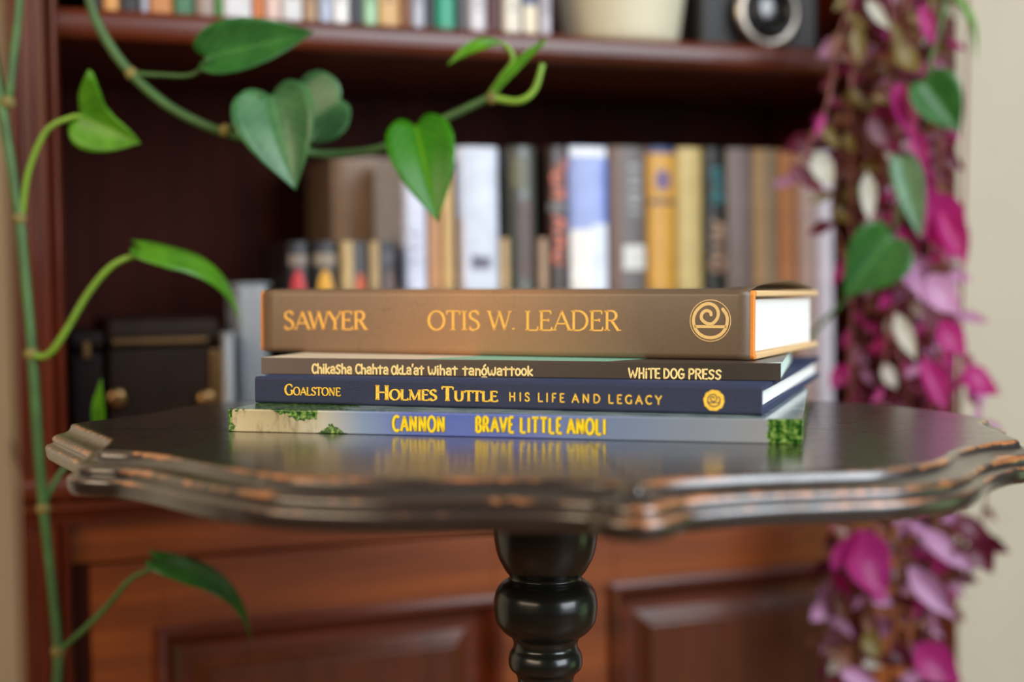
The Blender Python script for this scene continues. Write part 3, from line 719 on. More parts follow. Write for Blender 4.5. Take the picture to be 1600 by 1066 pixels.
# book 4 : glossy picture book
B4 = BK[4]; L4, W4, T4 = B4['L'], B4['W'], B4['T']
o4 = thing('book', 'glossy grey-blue picture book with yellow title and mossy ends, bottom of the stack', 'book', B4['M'], 'books stacked on the table'); B4['obj'] = o4
t_ = NT('picture_book_cover'); vec = t_.coord(); s_ = t_.sep(vec)
x = t_.math('DIVIDE', s_[0], L4); zn = t_.math('DIVIDE', s_[2], T4)
base = t_.ramp(x, [(0.0, srgb(196, 180, 140)), (0.10, srgb(168, 154, 116)), (0.17, srgb(186, 180, 156)), (0.25, srgb(120, 142, 172)), (0.34, srgb(76, 98, 172)), (0.52, srgb(76, 96, 170)), (0.64, srgb(102, 122, 160)), (0.78, srgb(124, 136, 152)), (0.95, srgb(142, 144, 146)), (1.0, srgb(142, 144, 146))])
bark = t_.ramp(t_.noise(t_.coord((1, 1, 0.4)), 150, 5, 0.7), [(0.32, srgb(120, 98, 62)), (0.5, g(1)), (0.6, g(1))])
barkm = t_.ramp(x, [(0.0, g(0.75)), (0.14, g(0.7)), (0.18, g(0)), (1.0, g(0))])
base = t_.mix(t_.math('MULTIPLY', barkm, 1.0), base, t_.mix(1.0, base, bark, 'MULTIPLY'))
moss = t_.ramp(t_.noise(vec, 420, 5, 0.75), [(0.36, srgb(10, 22, 8)), (0.50, srgb(38, 92, 20)), (0.60, srgb(150, 176, 90))])
n = t_.noise(vec, 130, 6, 0.7); n2 = t_.noise(vec, 45, 3)
nn = t_.math('ADD', t_.math('MULTIPLY', t_.math('SUBTRACT', n, 0.5), 0.16), t_.math('MULTIPLY', t_.math('SUBTRACT', n2, 0.5), 0.06))
# right end block, left rim, patch along the top left, small patch
mr = t_.math('GREATER_THAN', t_.math('ADD', x, t_.math('MULTIPLY', nn, 0.35)), 0.945)
ml = t_.math('LESS_THAN', t_.math('ADD', x, t_.math('MULTIPLY', nn, 0.3)), 0.010)
leftish = t_.math('LESS_THAN', t_.math('ADD', x, t_.math('MULTIPLY', nn, 1.0)), 0.17)
topish = t_.math('GREATER_THAN', t_.math('ADD', zn, t_.math('MULTIPLY', nn, 7.0)), t_.ramp(x, [(0.0, g(0.98)), (0.06, g(1.02)), (0.12, g(0.80)), (0.15, g(0.55)), (0.2, g(0.7))]))
mt = t_.math('MULTIPLY', leftish, topish)
bd = t_.math('SUBTRACT', 1.0, t_.math('MULTIPLY', t_.math('ABSOLUTE', t_.math('SUBTRACT', x, 0.195)), 22))
mb = t_.math('GREATER_THAN', t_.math('ADD', t_.math('SUBTRACT', bd, t_.math('MULTIPLY', zn, 1.2)), t_.math('MULTIPLY', nn, 8.0)), 0.35)
mk = t_.math('MAXIMUM', t_.math('MAXIMUM', mr, ml), t_.math('MAXIMUM', mt, mb))
# top board: pale watery picture
tb_ = t_.ramp(t_.noise(t_.coord((1, 3, 1)), 60, 4), [(0.35, srgb(92, 120, 120)), (0.6, srgb(176, 192, 186))])
istop = t_.math('MULTIPLY', t_.math('GREATER_THAN', zn, 0.985), t_.math('GREATER_THAN', s_[1], 0.001))
base = t_.mix(istop, base, tb_)
mossT = t_.math('GREATER_THAN', t_.math('ADD', t_.math('MULTIPLY', nn, 2.2), t_.math('MAXIMUM', t_.math('SUBTRACT', 0.20, x), t_.math('SUBTRACT', t_.math('MULTIPLY', t_.math('SUBTRACT', x, 0.94), 4), t_.math('MULTIPLY', s_[1], 26)))), 0.0)
mk = t_.mix(istop, mk, mossT)
t_.l(t_.mix(mk, base, moss), t_.b.inputs['Base Color']); t_.b.inputs['Roughness'].default_value = 0.10; t_.b.inputs['Specular IOR Level'].default_value = 0.55
b = BM(); cshell(b, L4, W4, T4, 0.0026, 0.0028, 0.0007); obj('cover', b, t_.m, o4, bevel=0.0004)
b = BM()
for i in range(5):
    h_ = (T4-0.0056)/5; box(b, 0.004, L4-0.0034, 0.003, W4-0.004, 0.0028+i*h_, 0.0028+(i+1)*h_)
obj('page_block', b, M['white_pages'], o4)
sh = BM(); b = BM(); kw = dict(style='sans', thick=.172, track=.10)
for s, a, c, ya, yb, ca in (('CANNON', 613.5, 695.5, 673.2, 674.6, 650.2), ('BRAVE', 742.5, 804, 674.6, 675.6, 651.4), ('LITTLE', 812, 879, 675.8, 677.2, 652.6), ('ANOLI', 886, 947, 677.6, 679.0, 654.2)):
    put(4, s, a+1.2, c+1.2, ya+.8, yb+.8, ca+.8, None, '', bm=sh, y=-0.00015, **kw)
    put(4, s, a, c, ya, yb, ca, None, '', bm=b, y=-0.00025, **kw)
f = flatobj('title_lettering', b, M['yellow'], o4); f['label'] = 'yellow capitals CANNON BRAVE LITTLE ANOLI'
flatobj('lettering_shadow', sh, mat('dark_olive_ink', srgb(96, 92, 40), 0.4), o4)

# ------------------------------------------------------------------ shelved books
def plain(name, col, rough=0.45, var=0.12): return mat(name, col, rough, var=var, vs=60, bump=0.05, bs=500)
M['cream_pages'] = pages_mat('cream_page_edges', srgb(214, 190, 148), 0.3, 2600, 'x')
pagecache = {}
matcache = {}
def cm(col, rough=0.42):
    k = (col, rough)
    if k not in matcache: matcache[k] = plain('book_cloth_%d_%d_%d' % col, srgb(*col), rough)
    return matcache[k]
def shelved(u0, u1, h, base, v0, dep, col, label, group, marks=(), lean=0.0, round_=0.0022, pages=True, rough=0.42, soft=False):
    """upright book, spine to the front; local x = across the spine, z = up"""
    wd = u1-u0
    Mx = CASE @ Matrix.Translation((u0, v0, base)) @ Matrix.Rotation(lean, 4, 'Y')
    o = thing('book', label, 'book', Mx, group)
    t = 0.0007 if soft else min(0.0024, wd*0.16); r = min(round_, wd*0.45); bm = BM()
    out = []
    D = dep
    bow = 0.0 if soft else min(0.0022, wd*0.1)
    for i in range(9):
        a = -PI/2 + PI*0 + 0
        s = i/8; xx = wd*s; yy = (2*s-1)**2*bow
        e = min(s, 1-s)*wd
        if e < r: yy += r - math.sqrt(max(0, r*r-(r-e)**2))
        out.append((xx, yy))
    inn = [(wd, D), (wd-t, D), (wd-t, t+r+bow), (t, t+r+bow), (t, D), (0, D)]
    P = out + inn; A = [bm.verts.new((x, y, 0)) for x, y in P]; B = [bm.verts.new((x, y, h)) for x, y in P]; n = len(P)
    for i in range(n): bm.faces.new((A[i], A[(i+1) % n], B[(i+1) % n], B[i]))
    bm.faces.new(A[::-1]); bm.faces.new(B)
    obj('cover', bm, cm(col, rough), o)
    if pages:
        ins = 0.0005 if soft else 0.003
        bm = BM(); box(bm, t+0.0001, wd-t-0.0001, t+r+bow+0.0002, D-ins, ins, h-ins); obj('page_block', bm, M['cream_pages'], o)
    for q in marks:      # (name, x0, x1, z0, z1, colour, kind) fractions of the spine
        nm, a, c, z0, z1, mc, kind = q
        bm = BM(); y = -0.00025 + bow*((a+c-1)**2)*0.0
        if kind == 'bar':
            n_ = 6
            for i in range(n_):
                s0 = a+(c-a)*i/n_; s1 = a+(c-a)*(i+1)/n_
                y0 = (2*s0-1)**2*bow-0.0003; y1 = (2*s1-1)**2*bow-0.0003
                vs = [bm.verts.new(p) for p in ((wd*s0, y0, h*z0), (wd*s1, y1, h*z0), (wd*s1, y1, h*z1), (wd*s0, y0, h*z1))]; bm.faces.new(vs)
        elif kind == 'oval':
            vs = []
            for i in range(28):
                aa = 2*PI*i/28; fx = (a+c)/2+(c-a)/2*math.cos(aa); vs.append(bm.verts.new((wd*fx, (2*fx-1)**2*bow-0.0005, h*((z0+z1)/2+(z1-z0)/2*math.sin(aa)))))
            bm.faces.new(vs)
        elif kind == 'letters':     # blurred column of title characters running down the spine
            m_ = max(3, int((z1-z0)*h/(wd*(c-a))*1.1)); hh = (z1-z0)*h/m_
            for i in range(m_):
                zc = h*z1 - hh*(i+.5); x_ = wd*(a+c)/2; ww = wd*(c-a)/2
                pts = R.choice([arc(0, 0, .8, .8, 40, 320, 10), [(-.8,.8),(.8,.8)], [(-.8,-.8),(.8,-.8),(.8,.8)], [(-.8,-.8),(.8,0),(-.8,.8)], arc(0, 0, .8, .8, 0, 360, 12)])
                ribbon(bm, [(x_+p[0]*ww, zc+p[1]*hh*.38) for p in pts], [ww*.24]*len(pts), -0.0004, 1, False)
                ribbon(bm, [(x_-ww*.8, zc-.3*hh), (x_+ww*.8, zc-.3*hh)], [ww*.22]*2, -0.0004, 1, False)
        flatobj(nm, bm, cm(mc, 0.4), o)
    return o
def U(px, py=400, v=0.03): return bk(px, py, v)[0]
def sb(p0, p1, ptop, col, label, marks=(), group='books on the lower shelf', v=0.03, dep=0.16, **k):
    f = 0.25 if ptop > 300 else 0.47          # marks are given over the part of the spine that shows above the stack
    marks = [(m[0], m[1], m[2], 0 if m[3] == 0 else 1-(1-m[3])*f, 1-(1-m[4])*f, m[5], m[6]) for m in marks]
    u0, u1 = U(p0, 400, v)+0.0003, U(p1, 400, v)-0.0003
    w1 = bk((p0+p1)/2, ptop, v)[1]
    return shelved(u0, u1, w1-SHELF_L-0.0004, SHELF_L+0.0002, v, dep, col, label, group, marks, **k)
GR = 'books on the lower shelf'
# four short books at the left
sb(447, 484, 377, (28, 24, 28), 'short black book with beige band and red patch, leftmost on the lower shelf', [('label', .10, .92, .55, .76, (120, 104, 92), 'bar'), ('patch', .12, .88, -.9, .48, (186, 40, 44), 'oval')], v=0.012, dep=.11)
sb(487, 529, 377, (26, 24, 30), 'short black book with beige band and gold patch, second from the left', [('label', .10, .92, .55, .78, (134, 118, 98), 'bar'), ('patch', .15, .85, -.9, .48, (214, 156, 36), 'oval')], v=0.012, dep=.11)
sb(533, 576, 377, (196, 170, 124), 'short cream book with dark spine strip and orange mark', [('spine_strip', .42, .98, 0, 1, (54, 50, 46), 'bar'), ('patch', .46, .92, -.9, .42, (200, 84, 26), 'oval')], v=0.012, dep=.11)
sb(577, 622, 377, (32, 30, 36), 'short black book with cream left edge beside the tall taupe book', [('spine_strip', .02, .34, 0, 1, (178, 152, 112), 'bar'), ('label', .42, .95, .60, .80, (70, 62, 74), 'bar'), ('patch', .46, .95, -.9, .5, (96, 74, 66), 'oval')], v=0.012, dep=.11)
# tall row (behind the short ones where they overlap)
sb(524, 631, 246, (150, 124, 104), 'wide taupe hardback with plain cloth spine behind the four short books', v=0.128, dep=.11, round_=.006)
sb(632, 669, 240, (216, 218, 236), 'white book right of the wide taupe one, partly behind a green leaf', dep=.09, marks=[('label', .2, .8, .1, .5, (196, 196, 214), 'letters')])
sb(670, 690, 262, (190, 134, 84), 'slim tan book between white and gold books', dep=.09, soft=True)
sb(691, 711, 262, (200, 160, 96), 'slim gold book left of the broad white book', soft=True)
sb(712, 717, 250, (80, 56, 50), 'very thin dark brown book beside the broad white book', soft=True, pages=False)
sb(717, 782, 229, (206, 212, 226), 'broad white-blue hardback, widest pale spine on the lower shelf', [('label', .25, .8, .14, .22, (150, 146, 170), 'letters'), ('panel', .02, .12, .0, .5, (190, 160, 140), 'bar')])
sb(783, 797, 372, (190, 158, 108), 'short thin cream book between the broad white and the dark green book', soft=True)
sb(798, 841, 229, (70, 72, 64), 'dark grey-green book with brown patch, right of the broad white book', [('panel', .30, .78, .05, .62, (84, 58, 54), 'bar'), ('label', .1, .6, .70, .92, (98, 96, 66), 'bar')], rough=.22)
sb(842, 857, 372, (170, 138, 108), 'short thin tan book left of the book with orange letters', soft=True)
sb(858, 890, 229, (60, 42, 38), 'dark brown book with orange lettering down its spine', [('title_lettering', .12, .88, .62, .93, (206, 98, 54), 'letters'), ('band', 0, 1, .53, .60, (104, 100, 98), 'bar'), ('title_lettering', .12, .88, .14, .52, (206, 98, 54), 'letters')], rough=.3)
sb(891, 952, 229, (150, 166, 218), 'sky-blue book with white cloud print', [('cloud_print', .02, .96, .93, .995, (232, 236, 244), 'bar'), ('cloud_print', .02, .60, .0, .40, (238, 232, 224), 'bar'), ('cloud_print', .55, .97, .0, .44, (224, 232, 244), 'bar'), ('blue_edge', .90, .99, .45, .9, (70, 112, 200), 'bar')])
sb(953, 1012, 229, (96, 90, 88), 'grey-brown book with pale title and white square near its foot', [('spine_strip', 0, .36, 0, 1, (104, 74, 58), 'bar'), ('title_lettering', .48, .88, .50, .88, (150, 150, 150), 'letters'), ('label', .34, .95, .10, .28, (214, 212, 206), 'bar')])
sb(1014, 1058, 230, (206, 152, 50), 'golden yellow book with navy top band and blue oval', [('band', 0, 1, .955, 1, (52, 62, 110), 'bar'), ('band', .05, .95, .58, .62, (92, 70, 66), 'bar'), ('oval', .22, .80, .68, .84, (140, 110, 130), 'oval'), ('oval', .42, .62, .70, .83, (52, 44, 120), 'oval')])
sb(1060, 1101, 231, (206, 184, 118), 'pale mustard book between the gold and the black-and-teal book')
sb(1103, 1137, 231, (38, 40, 36), 'black book with teal and beige lettering', [('title_lettering', .25, .85, .58, .86, (64, 150, 160), 'letters'), ('title_lettering', .15, .95, .06, .48, (196, 160, 132), 'letters')], rough=.3)
sb(1139, 1180, 232, (152, 142, 144), 'plain mauve-grey book right of the black-and-teal one')
sb(1181, 1218, 233, (208, 176, 132), 'sand coloured book with paler middle stripe', [('spine_strip', .35, .95, 0, 1, (184, 168, 142), 'bar')])
sb(1219, 1248, 234, (214, 152, 104), 'peach-orange book near the right end of the lower shelf')
sb(1249, 1277, 235, (196, 170, 164), 'dusty pink book second from the right end')
sb(1278, 1306, 236, (212, 208, 222), 'white book at the right end of the lower shelf beside the purple plant')
# upper shelf
tops = [(148,160,(60,40,36),'thin dark maroon'),(161,187,(206,146,76),'orange-tan'),(188,219,(34,28,30),'black'),(220,233,(166,170,188),'pale bluish-white slim'),(234,271,(186,120,60),'rust-tan'),(272,304,(58,108,72),'forest green'),(305,337,(150,130,118),'taupe-grey'),(338,348,(70,140,50),'very thin bright green'),(349,395,(206,204,206),'broad soft white'),(396,414,(200,112,48),'orange slim'),(415,440,(212,180,168),'blush pink'),(441,474,(206,204,204),'off-white'),(475,498,(166,130,96),'light brown'),
 (499,520,(168,176,196),'grey-blue'),(521,547,(226,222,220),'bright white'),(549,567,(40,44,58),'dark slate'),(568,591,(150,192,150),'pale green'),(592,626,(198,152,88),'tan-gold'),(627,642,(134,80,40),'orange-brown slim'),(644,665,(168,168,180),'light grey'),(666,680,(24,22,28),'narrow black'),(681,714,(40,148,116),'teal green'),(716,733,(66,62,64),'charcoal grey'),(734,761,(204,196,200),'cool white'),(763,784,(78,20,22),'dark red'),(787,816,(214,204,186),'cream'),(817,841,(44,66,104),'navy with cream foot'),(844,863,(190,184,192),'slim silver-white')]
for i, (a, c, col, nm) in enumerate(tops):
    place = 'leftmost on the upper shelf' if i == 0 else ('rightmost, next to the woven pot' if i == len(tops)-1 else ('after the %s one on the upper shelf' % tops[i-1][3]))
    yb = 60
    u0, u1 = bk(a, 10+(a-100)*.062, 0.012)[0]+.0003, bk(c, 10+(a-100)*.062, 0.012)[0]-.0003
    mk = []
    if col[0]+col[1]+col[2] > 380: mk.append(('label', .25, .75, .10, .40, tuple(int(q*.72) for q in col), 'letters'))
    elif i % 2: mk.append(('label', .25, .75, .2, .6, (190, 180, 160), 'letters'))
    if 'navy' in nm: mk = [('label', .05, .95, 0, .14, (216, 200, 170), 'bar')]
    shelved(u0, u1, 0.172 + 0.018*R.random(), SHELF_U+0.0002, 0.012, 0.125, col, '%s paperback spine, %s' % (nm, place), 'books on the upper shelf', mk, soft=(i % 3 != 0))

# ------------------------------------------------------------------ woven pot and camera on the upper shelf
uc, _ = bk(970, 50, 0.056)
pot = thing('planter', 'cream woven-texture planter on the upper shelf between books and camera', 'planter', CASE @ Matrix.Translation((uc, 0.056, SHELF_U)))
t_ = NT('cream_woven_ceramic'); vec = t_.coord()
sx = t_.sep(vec); an = t_.math('ARCTAN2', sx[1], sx[0])
w1 = t_.math('SINE', t_.math('MULTIPLY', an, 60)); w2 = t_.math('SINE', t_.math('MULTIPLY', sx[2], 1500)); wv = t_.math('MULTIPLY', w1, w2)
t_.l(t_.ramp(wv, [(0.2, srgb(206, 198, 168)), (0.8, srgb(226, 222, 200))]), t_.b.inputs['Base Color']); t_.b.inputs['Roughness'].default_value = 0.4; t_.bump(wv, 0.4, 0.001)
b = BM(); pr_ = [(0.0475, 0.0), (0.0500, 0.002), (0.0515, 0.010)] + [(0.0515+0.013*k/12, 0.010+0.09*k/12) for k in range(1, 13)] + [(0.066, 0.105), (0.063, 0.107), (0.061, 0.104), (0.050, 0.012), (0.02, 0.010)]
lathe(b, pr_, 64); obj('pot', b, t_.m, pot, smooth=True)
b = BM(); lathe(b, [(0.060, 0.088), (0.03, 0.092), (0.005, 0.093)], 32); obj('soil', b, mat('soil', srgb(50, 36, 26), 0.95, var=.4, vs=200, bump=.6, bs=300), pot, smooth=True)

uc, wc = bk(1216, 20, 0.0)
cm_ = thing('camera', 'vintage black film camera with silver lens ring on the upper shelf', 'camera', CASE @ Matrix.Translation((uc, 0.012, SHELF_U)))
M['blk'] = mat('black_leatherette', srgb(22, 20, 20), 0.5, var=.2, vs=300, bump=.5, bs=900)
M['chrome'] = mat('brushed_chrome', srgb(190, 180, 168), 0.3, metal=1.0, var=.05)
M['blkm'] = mat('black_enamel', srgb(14, 13, 13), 0.25, var=.1)
M['glassk'] = mat('lens_glass', srgb(12, 10, 12), 0.05, spec=1.0, coat=1.0)
M['brass'] = mat('aged_brass', srgb(150, 118, 80), 0.35, metal=1.0, var=.1)
b = BM(); box(b, -0.062, 0.062, 0.018, 0.052, 0.0002, 0.062); obj('body', b, M['blk'], cm_, bevel=0.006, seg=4)
b = BM(); box(b, -0.061, 0.061, 0.020, 0.050, 0.063, 0.079); obj('top_plate', b, M['chrome'], cm_, bevel=0.003)
b = BM(); box(b, -0.018, 0.018, 0.016, 0.050, 0.0795, 0.094); obj('viewfinder', b, M['blkm'], cm_, bevel=0.003)
zc = 0.0335
b = BM(); lathe(b, [(0.024, 0.0175), (0.028, 0.014), (0.0325, 0.010), (0.0325, 0.004), (0.0300, 0.0015), (0.0245, 0.0015), (0.0235, 0.005), (0.0235, 0.0175)], 56, (0, 0, zc), 'y'); obj('lens_ring', b, M['chrome'], cm_, smooth=True)
b = BM(); lathe(b, [(0.0233, 0.0176), (0.0233, -0.004), (0.0215, -0.006), (0.0185, -0.006), (0.017, -0.001), (0.012, 0.004)], 48, (0, 0, zc), 'y'); obj('lens_barrel', b, M['blkm'], cm_, smooth=True)
b = BM(); lathe(b, [(0.0165, 0.0), (0.012, -0.0022), (0.006, -0.0032), (0.001, -0.0036)], 40, (0, 0, zc), 'y'); obj('lens_glass', b, M['glassk'], cm_, smooth=True)
for x_ in (-0.046, 0.046):
    b = BM(); lathe(b, [(0.009, 0.0795), (0.009, 0.0865), (0.008, 0.0875)], 28, (x_, 0.035, 0)); obj('dial', b, M['chrome'], cm_, smooth=True)

# ------------------------------------------------------------------ things at the left of the lower shelf
u0, u1 = U(168, 600, 0.02), U(344, 600, 0.02); hh = bk(250, 497, 0.02)[1] - SHELF_L
wd = u1-u0
bx = thing('keepsake_box', 'dark brown leather box with lid seam and round metal studs left of the glass vase', 'box', CASE @ Matrix.Translation((u0, 0.02, SHELF_L)))
M['leather'] = mat('dark_leather', srgb(36, 25, 19), 0.5, spec=.15, var=.25, vs=80, bump=.4, bs=500)
b = BM(); box(b, 0.001, wd-0.001, 0, 0.12, 0.0002, hh*0.80); obj('body', b, M['leather'], bx, bevel=0.003, seg=3)
b = BM(); box(b, -0.0005, wd+0.0005, -0.0025, 0.122, hh*0.81, hh); obj('lid', b, M['leather'], bx, bevel=0.006, seg=4)
b = BM(); box(b, wd-0.008, wd+0.0012, -0.0035, -0.0003, 0.001, hh*0.78); obj('metal_trim', b, M['brass'], bx, bevel=0.001)
b = BM(); box(b, 0.004, wd-0.010, -0.0042, -0.0028, hh*0.835, hh*0.86); obj('lid_trim', b, M['brass'], bx)
for px, py in ((182, 622), (322, 624)):
    uu, ww = bk(px, py, 0.02)
    b = BM(); lathe(b, [(0.008, 0.0), (0.0078, -0.004), (0.006, -0.006), (0.003, -0.0066)], 32, (uu-u0, -0.0005, ww-SHELF_L), 'y'); obj('stud', b, M['brass'], bx, smooth=True)
u0, u1 = U(106, 600, 0.02), U(165, 600, 0.02); hh = bk(130, 517, 0.02)[1] - SHELF_L; wd = u1-u0
bx = thing('small_case', 'small dark purple-brown case standing at the left end of the lower shelf', 'case', CASE @ Matrix.Translation((u0, 0.02, SHELF_L)))
M['plum'] = mat('plum_leather', srgb(32, 20, 23), 0.5, spec=.15, var=.2, vs=80, bump=.3, bs=500)
b = BM(); box(b, 0.002, wd-0.001, 0, 0.10, 0.0002, hh*0.84); obj('body', b, M['plum'], bx, bevel=0.004, seg=3)
b = BM(); box(b, 0.001, wd, -0.002, 0.102, hh*0.855, hh); obj('lid', b, M['plum'], bx, bevel=0.005, seg=3)
b = BM(); box(b, wd*.40, wd*.60, -0.0045, -0.0022, hh*0.80, hh*0.92); obj('clasp', b, M['brass'], bx, bevel=0.0008)
# glass vases
t_ = NT('clear_glass'); t_.b.inputs['Transmission Weight'].default_value = 0.74; t_.b.inputs['Roughness'].default_value = 0.05; t_.b.inputs['IOR'].default_value = 1.47; t_.b.inputs['Base Color'].default_value = (0.86, 0.93, 1.0, 1); M['glass'] = t_.m
def vase(px0, px1, ptop, v0, label, dep, rim):
    u0, u1 = U(px0, 560, v0), U(px1, 560, v0); hh = bk((px0+px1)/2, ptop, v0)[1]-SHELF_L; wd = u1-u0; t = 0.0035
    o = thing('glass_vase', label, 'vase', CASE @ Matrix.Translation((u0, v0, SHELF_L)), 'clear glass vases on the lower shelf')
    b = BM()
    def rr(x0, x1, y0, y1, r, z, n=5):
        return [b.verts.new((cx_+r*math.cos(a0+PI/2*i/n), cy_+r*math.sin(a0+PI/2*i/n), z)) for cx_, cy_, a0 in ((x1-r, y1-r, 0), (x0+r, y1-r, PI/2), (x0+r, y0+r, PI), (x1-r, y0+r, 1.5*PI)) for i in range(n+1)]
    L_ = [rr(0.001, wd-.001, 0.001, dep-.001, .006, 0.0003), rr(0, wd, 0, dep, .007, 0.002), rr(0, wd, 0, dep, .007, hh-0.003), rr(-rim, wd+rim, -rim, dep+rim, .008, hh-.0015), rr(-rim+.0008, wd+rim-.0008, -rim+.0008, dep+rim-.0008, .008, hh), rr(t, wd-t, t, dep-t, .005, hh-.001), rr(t, wd-t, t, dep-t, .005, 0.012), rr(t+.004, wd-t-.004, t+.004, dep-t-.004, .004, 0.009)]
    for A, B in zip(L_, L_[1:]):
        n = len(A)
        for i in range(n): b.faces.new((A[i], A[(i+1) % n], B[(i+1) % n], B[i]))
    b.faces.new(L_[0][::-1]); b.faces.new(L_[-1])
    obj('glass_body', b, M['glass'], o, smooth=False)
vase(372, 424, 442, 0.030, 'clear square glass vase left of the short black books', 0.055, 0.003)
vase(349, 368, 520, 0.006, 'slim low clear glass vase in front of the taller square vase', 0.018, 0.001)

# ------------------------------------------------------------------ leaves
def leaf_mat(name, c0, c1, vein, rough=0.32, trans=0.45, tcol=None):
    t = NT(name); at = t.n('ShaderNodeAttribute', attribute_name='leafuv'); s = t.sep(at.outputs['Vector'])
    vec = t.coord()
    c = t.ramp(t.noise(vec, 55, 3), [(0.35, c0), (0.65, c1)])
    mid = t.ramp(t.math('ABSOLUTE', s[1]), [(0.0, g(0.65)), (0.06, g(0))])
    sv = t.math('SINE', t.math('MULTIPLY', t.math('SUBTRACT', s[0], t.math('MULTIPLY', t.math('ABSOLUTE', s[1]), 0.35)), 55))
    sv = t.ramp(sv, [(0.82, g(0)), (1.0, g(0.22))])
    c = t.mix(t.math('MAXIMUM', mid, sv), c, vein)
    t.l(c, t.b.inputs['Base Color']); t.b.inputs['Roughness'].default_value = rough
    tr = t.n('ShaderNodeBsdfTranslucent'); t.l(t.mix(1.0, c, tcol or (1.5, 1.7, 0.6, 1), 'MULTIPLY'), tr.inputs['Color'])
    mx = t.n('ShaderNodeMixShader'); mx.inputs[0].default_value = trans
    t.l(t.b.outputs[0], mx.inputs[1]); t.l(tr.outputs[0], mx.inputs[2]); t.l(mx.outputs[0], t.out.inputs['Surface'])
    t.bump(sv, 0.2, 0.0006)
    return t.m
M['leaf'] = leaf_mat('pothos_leaf', srgb(46, 104, 44), srgb(66, 128, 54), srgb(110, 164, 70))
M['leaf_young'] = leaf_mat('young_pothos_leaf', srgb(86, 150, 34), srgb(116, 178, 44), srgb(160, 200, 70), trans=.5)
M['leaf_dull'] = leaf_mat('bluish_pothos_leaf', srgb(58, 112, 66), srgb(82, 134, 82), srgb(120, 160, 110), trans=.3)
M['leaf_var'] = leaf_mat('variegated_pothos_leaf', srgb(58, 140, 20), srgb(70, 150, 24), srgb(150, 190, 40), trans=.5)
M['vine'] = mat('vine_green', srgb(62, 98, 46), 0.5, var=.25, vs=50)
M['vine_y'] = mat('young_vine_green', srgb(116, 156, 46), 0.45, var=.15, vs=50)
M['node'] = mat('vine_node', srgb(120, 108, 54), 0.7, var=.3, vs=120)
SHAPES = {  # half width along the length
 'heart': [(0, .0), (.0, .30), (.05, .40), (.12, .47), (.22, .50), (.38, .475), (.55, .395), (.72, .27), (.86, .135), (.95, .045), (1, .0)],
 'hooked': [(0, .0), (.0, .30), (.05, .46), (.12, .44), (.2, .33), (.32, .20), (.5, .13), (.75, .08), (.9, .04), (1, .0)],
 'lance': [(0, .03), (.08, .12), (.2, .20), (.35, .25), (.5, .24), (.68, .18), (.84, .09), (.95, .03), (1, .0)],
}
def hw(shape, t):
    K_ = SHAPES[shape]
    for (a, x), (c, y) in zip(K_, K_[1:]):
        if t <= c and c > a:
            f = (t-a)/(c-a); f = f*f*(3-2*f) if False else f
            return x+(y-x)*f
    return 0
def leaf_bm(Bp, Tp, N_, width, fold=0.25, curl=0.0, shape='heart', ns=18, nt=4, bend=0.0, asym=(1, 1), wave=0.0, shape2=None):
    """leaf from base to tip; N_ faces the viewer of its upper side; fold lifts both halves, curl droops the tip"""
    Bp, Tp = V3(Bp), V3(Tp); ax = Tp-Bp; Ln = ax.length; ax = ax.normalized()
    N_ = (N_ - ax*N_.dot(ax)).normalized(); sd = ax.cross(N_)
    bm = BM(); la = bm.verts.layers.float_vector.new('leafuv'); rows = []
    for i in range(ns+1):
        t = i/ns; h_ = max(hw(shape, t), 0.002)*width*2*0.98
        row = []
        for j in range(-nt, nt+1):
            q = j/nt; a_ = asym[0] if q < 0 else asym[1]
            if shape2 and q < 0: a_ *= max(hw(shape2, t), .002)/max(hw(shape, t), .002)
            back = 0.0
            if shape == 'heart': back = -0.11*Ln*(abs(q)*(1-abs(q))*4*0.5+abs(q)*.55)*max(0, 1-t*4.5)   # lobes reach behind the petiole
            p = Bp + ax*(Ln*t+back) + sd*(q*h_*0.5*a_*math.cos(fold*abs(q)*0.6)) + N_*(abs(q)**1.3*h_*0.5*a_*math.sin(fold) + curl*Ln*(-(2*t-1)**2+1) + bend*Ln*t*(1-t) + wave*Ln*math.sin(t*13+q*2)*abs(q))
            v = bm.verts.new(p); v[la] = (t, q, 0); row.append(v)
        rows.append(row)
    for A, B in zip(rows, rows[1:]):
        for j in range(2*nt): bm.faces.new((A[j], A[j+1], B[j+1], B[j]))
    return bm
def add_leaf(parent, px, name, **k):
    """px=((bx,by,by_depth),(tx,ty,t_depth)), width in m"""
def mk_leaf(parent, b0, t0, wpx, N_, m, fold=.25, curl=0.0, shape='heart', label=None, thick=0.0004, **k):
    Bp = atY(*b0); Tp = atY(*t0); width = wpx*((b0[2]+t0[2])/2)/F
    bm = leaf_bm(Bp, Tp, V3(N_), width, fold, curl, shape, **k)
    me = bpy.data.meshes.new('leaf'); 
    for f in bm.faces: f.smooth = True
    bm.to_mesh(me); bm.free()
    o = new_obj('leaf', me, parent, [m])
    inv = parent.matrix_world.inverted(); me.transform(inv)
    s = o.modifiers.new('t', 'SOLIDIFY'); s.thickness = thick; s.offset = 0
    if label: o['label'] = label
    return o
def world_part(name, bm, m, parent, smooth=True):
    bmesh.ops.transform(bm, matrix=parent.matrix_world.inverted(), verts=bm.verts)
    return obj(name, bm, m, parent, smooth=smooth)
def vine(parent, pts, r0, r1, m, name='stem', n=8):
    P = catmull([atY(*p) if len(p) == 3 else V3(p[0]) for p in pts], n); bm = BM()
    tube(bm, P, lambda t: r0+(r1-r0)*t, 8); return world_part(name, bm, m, parent)
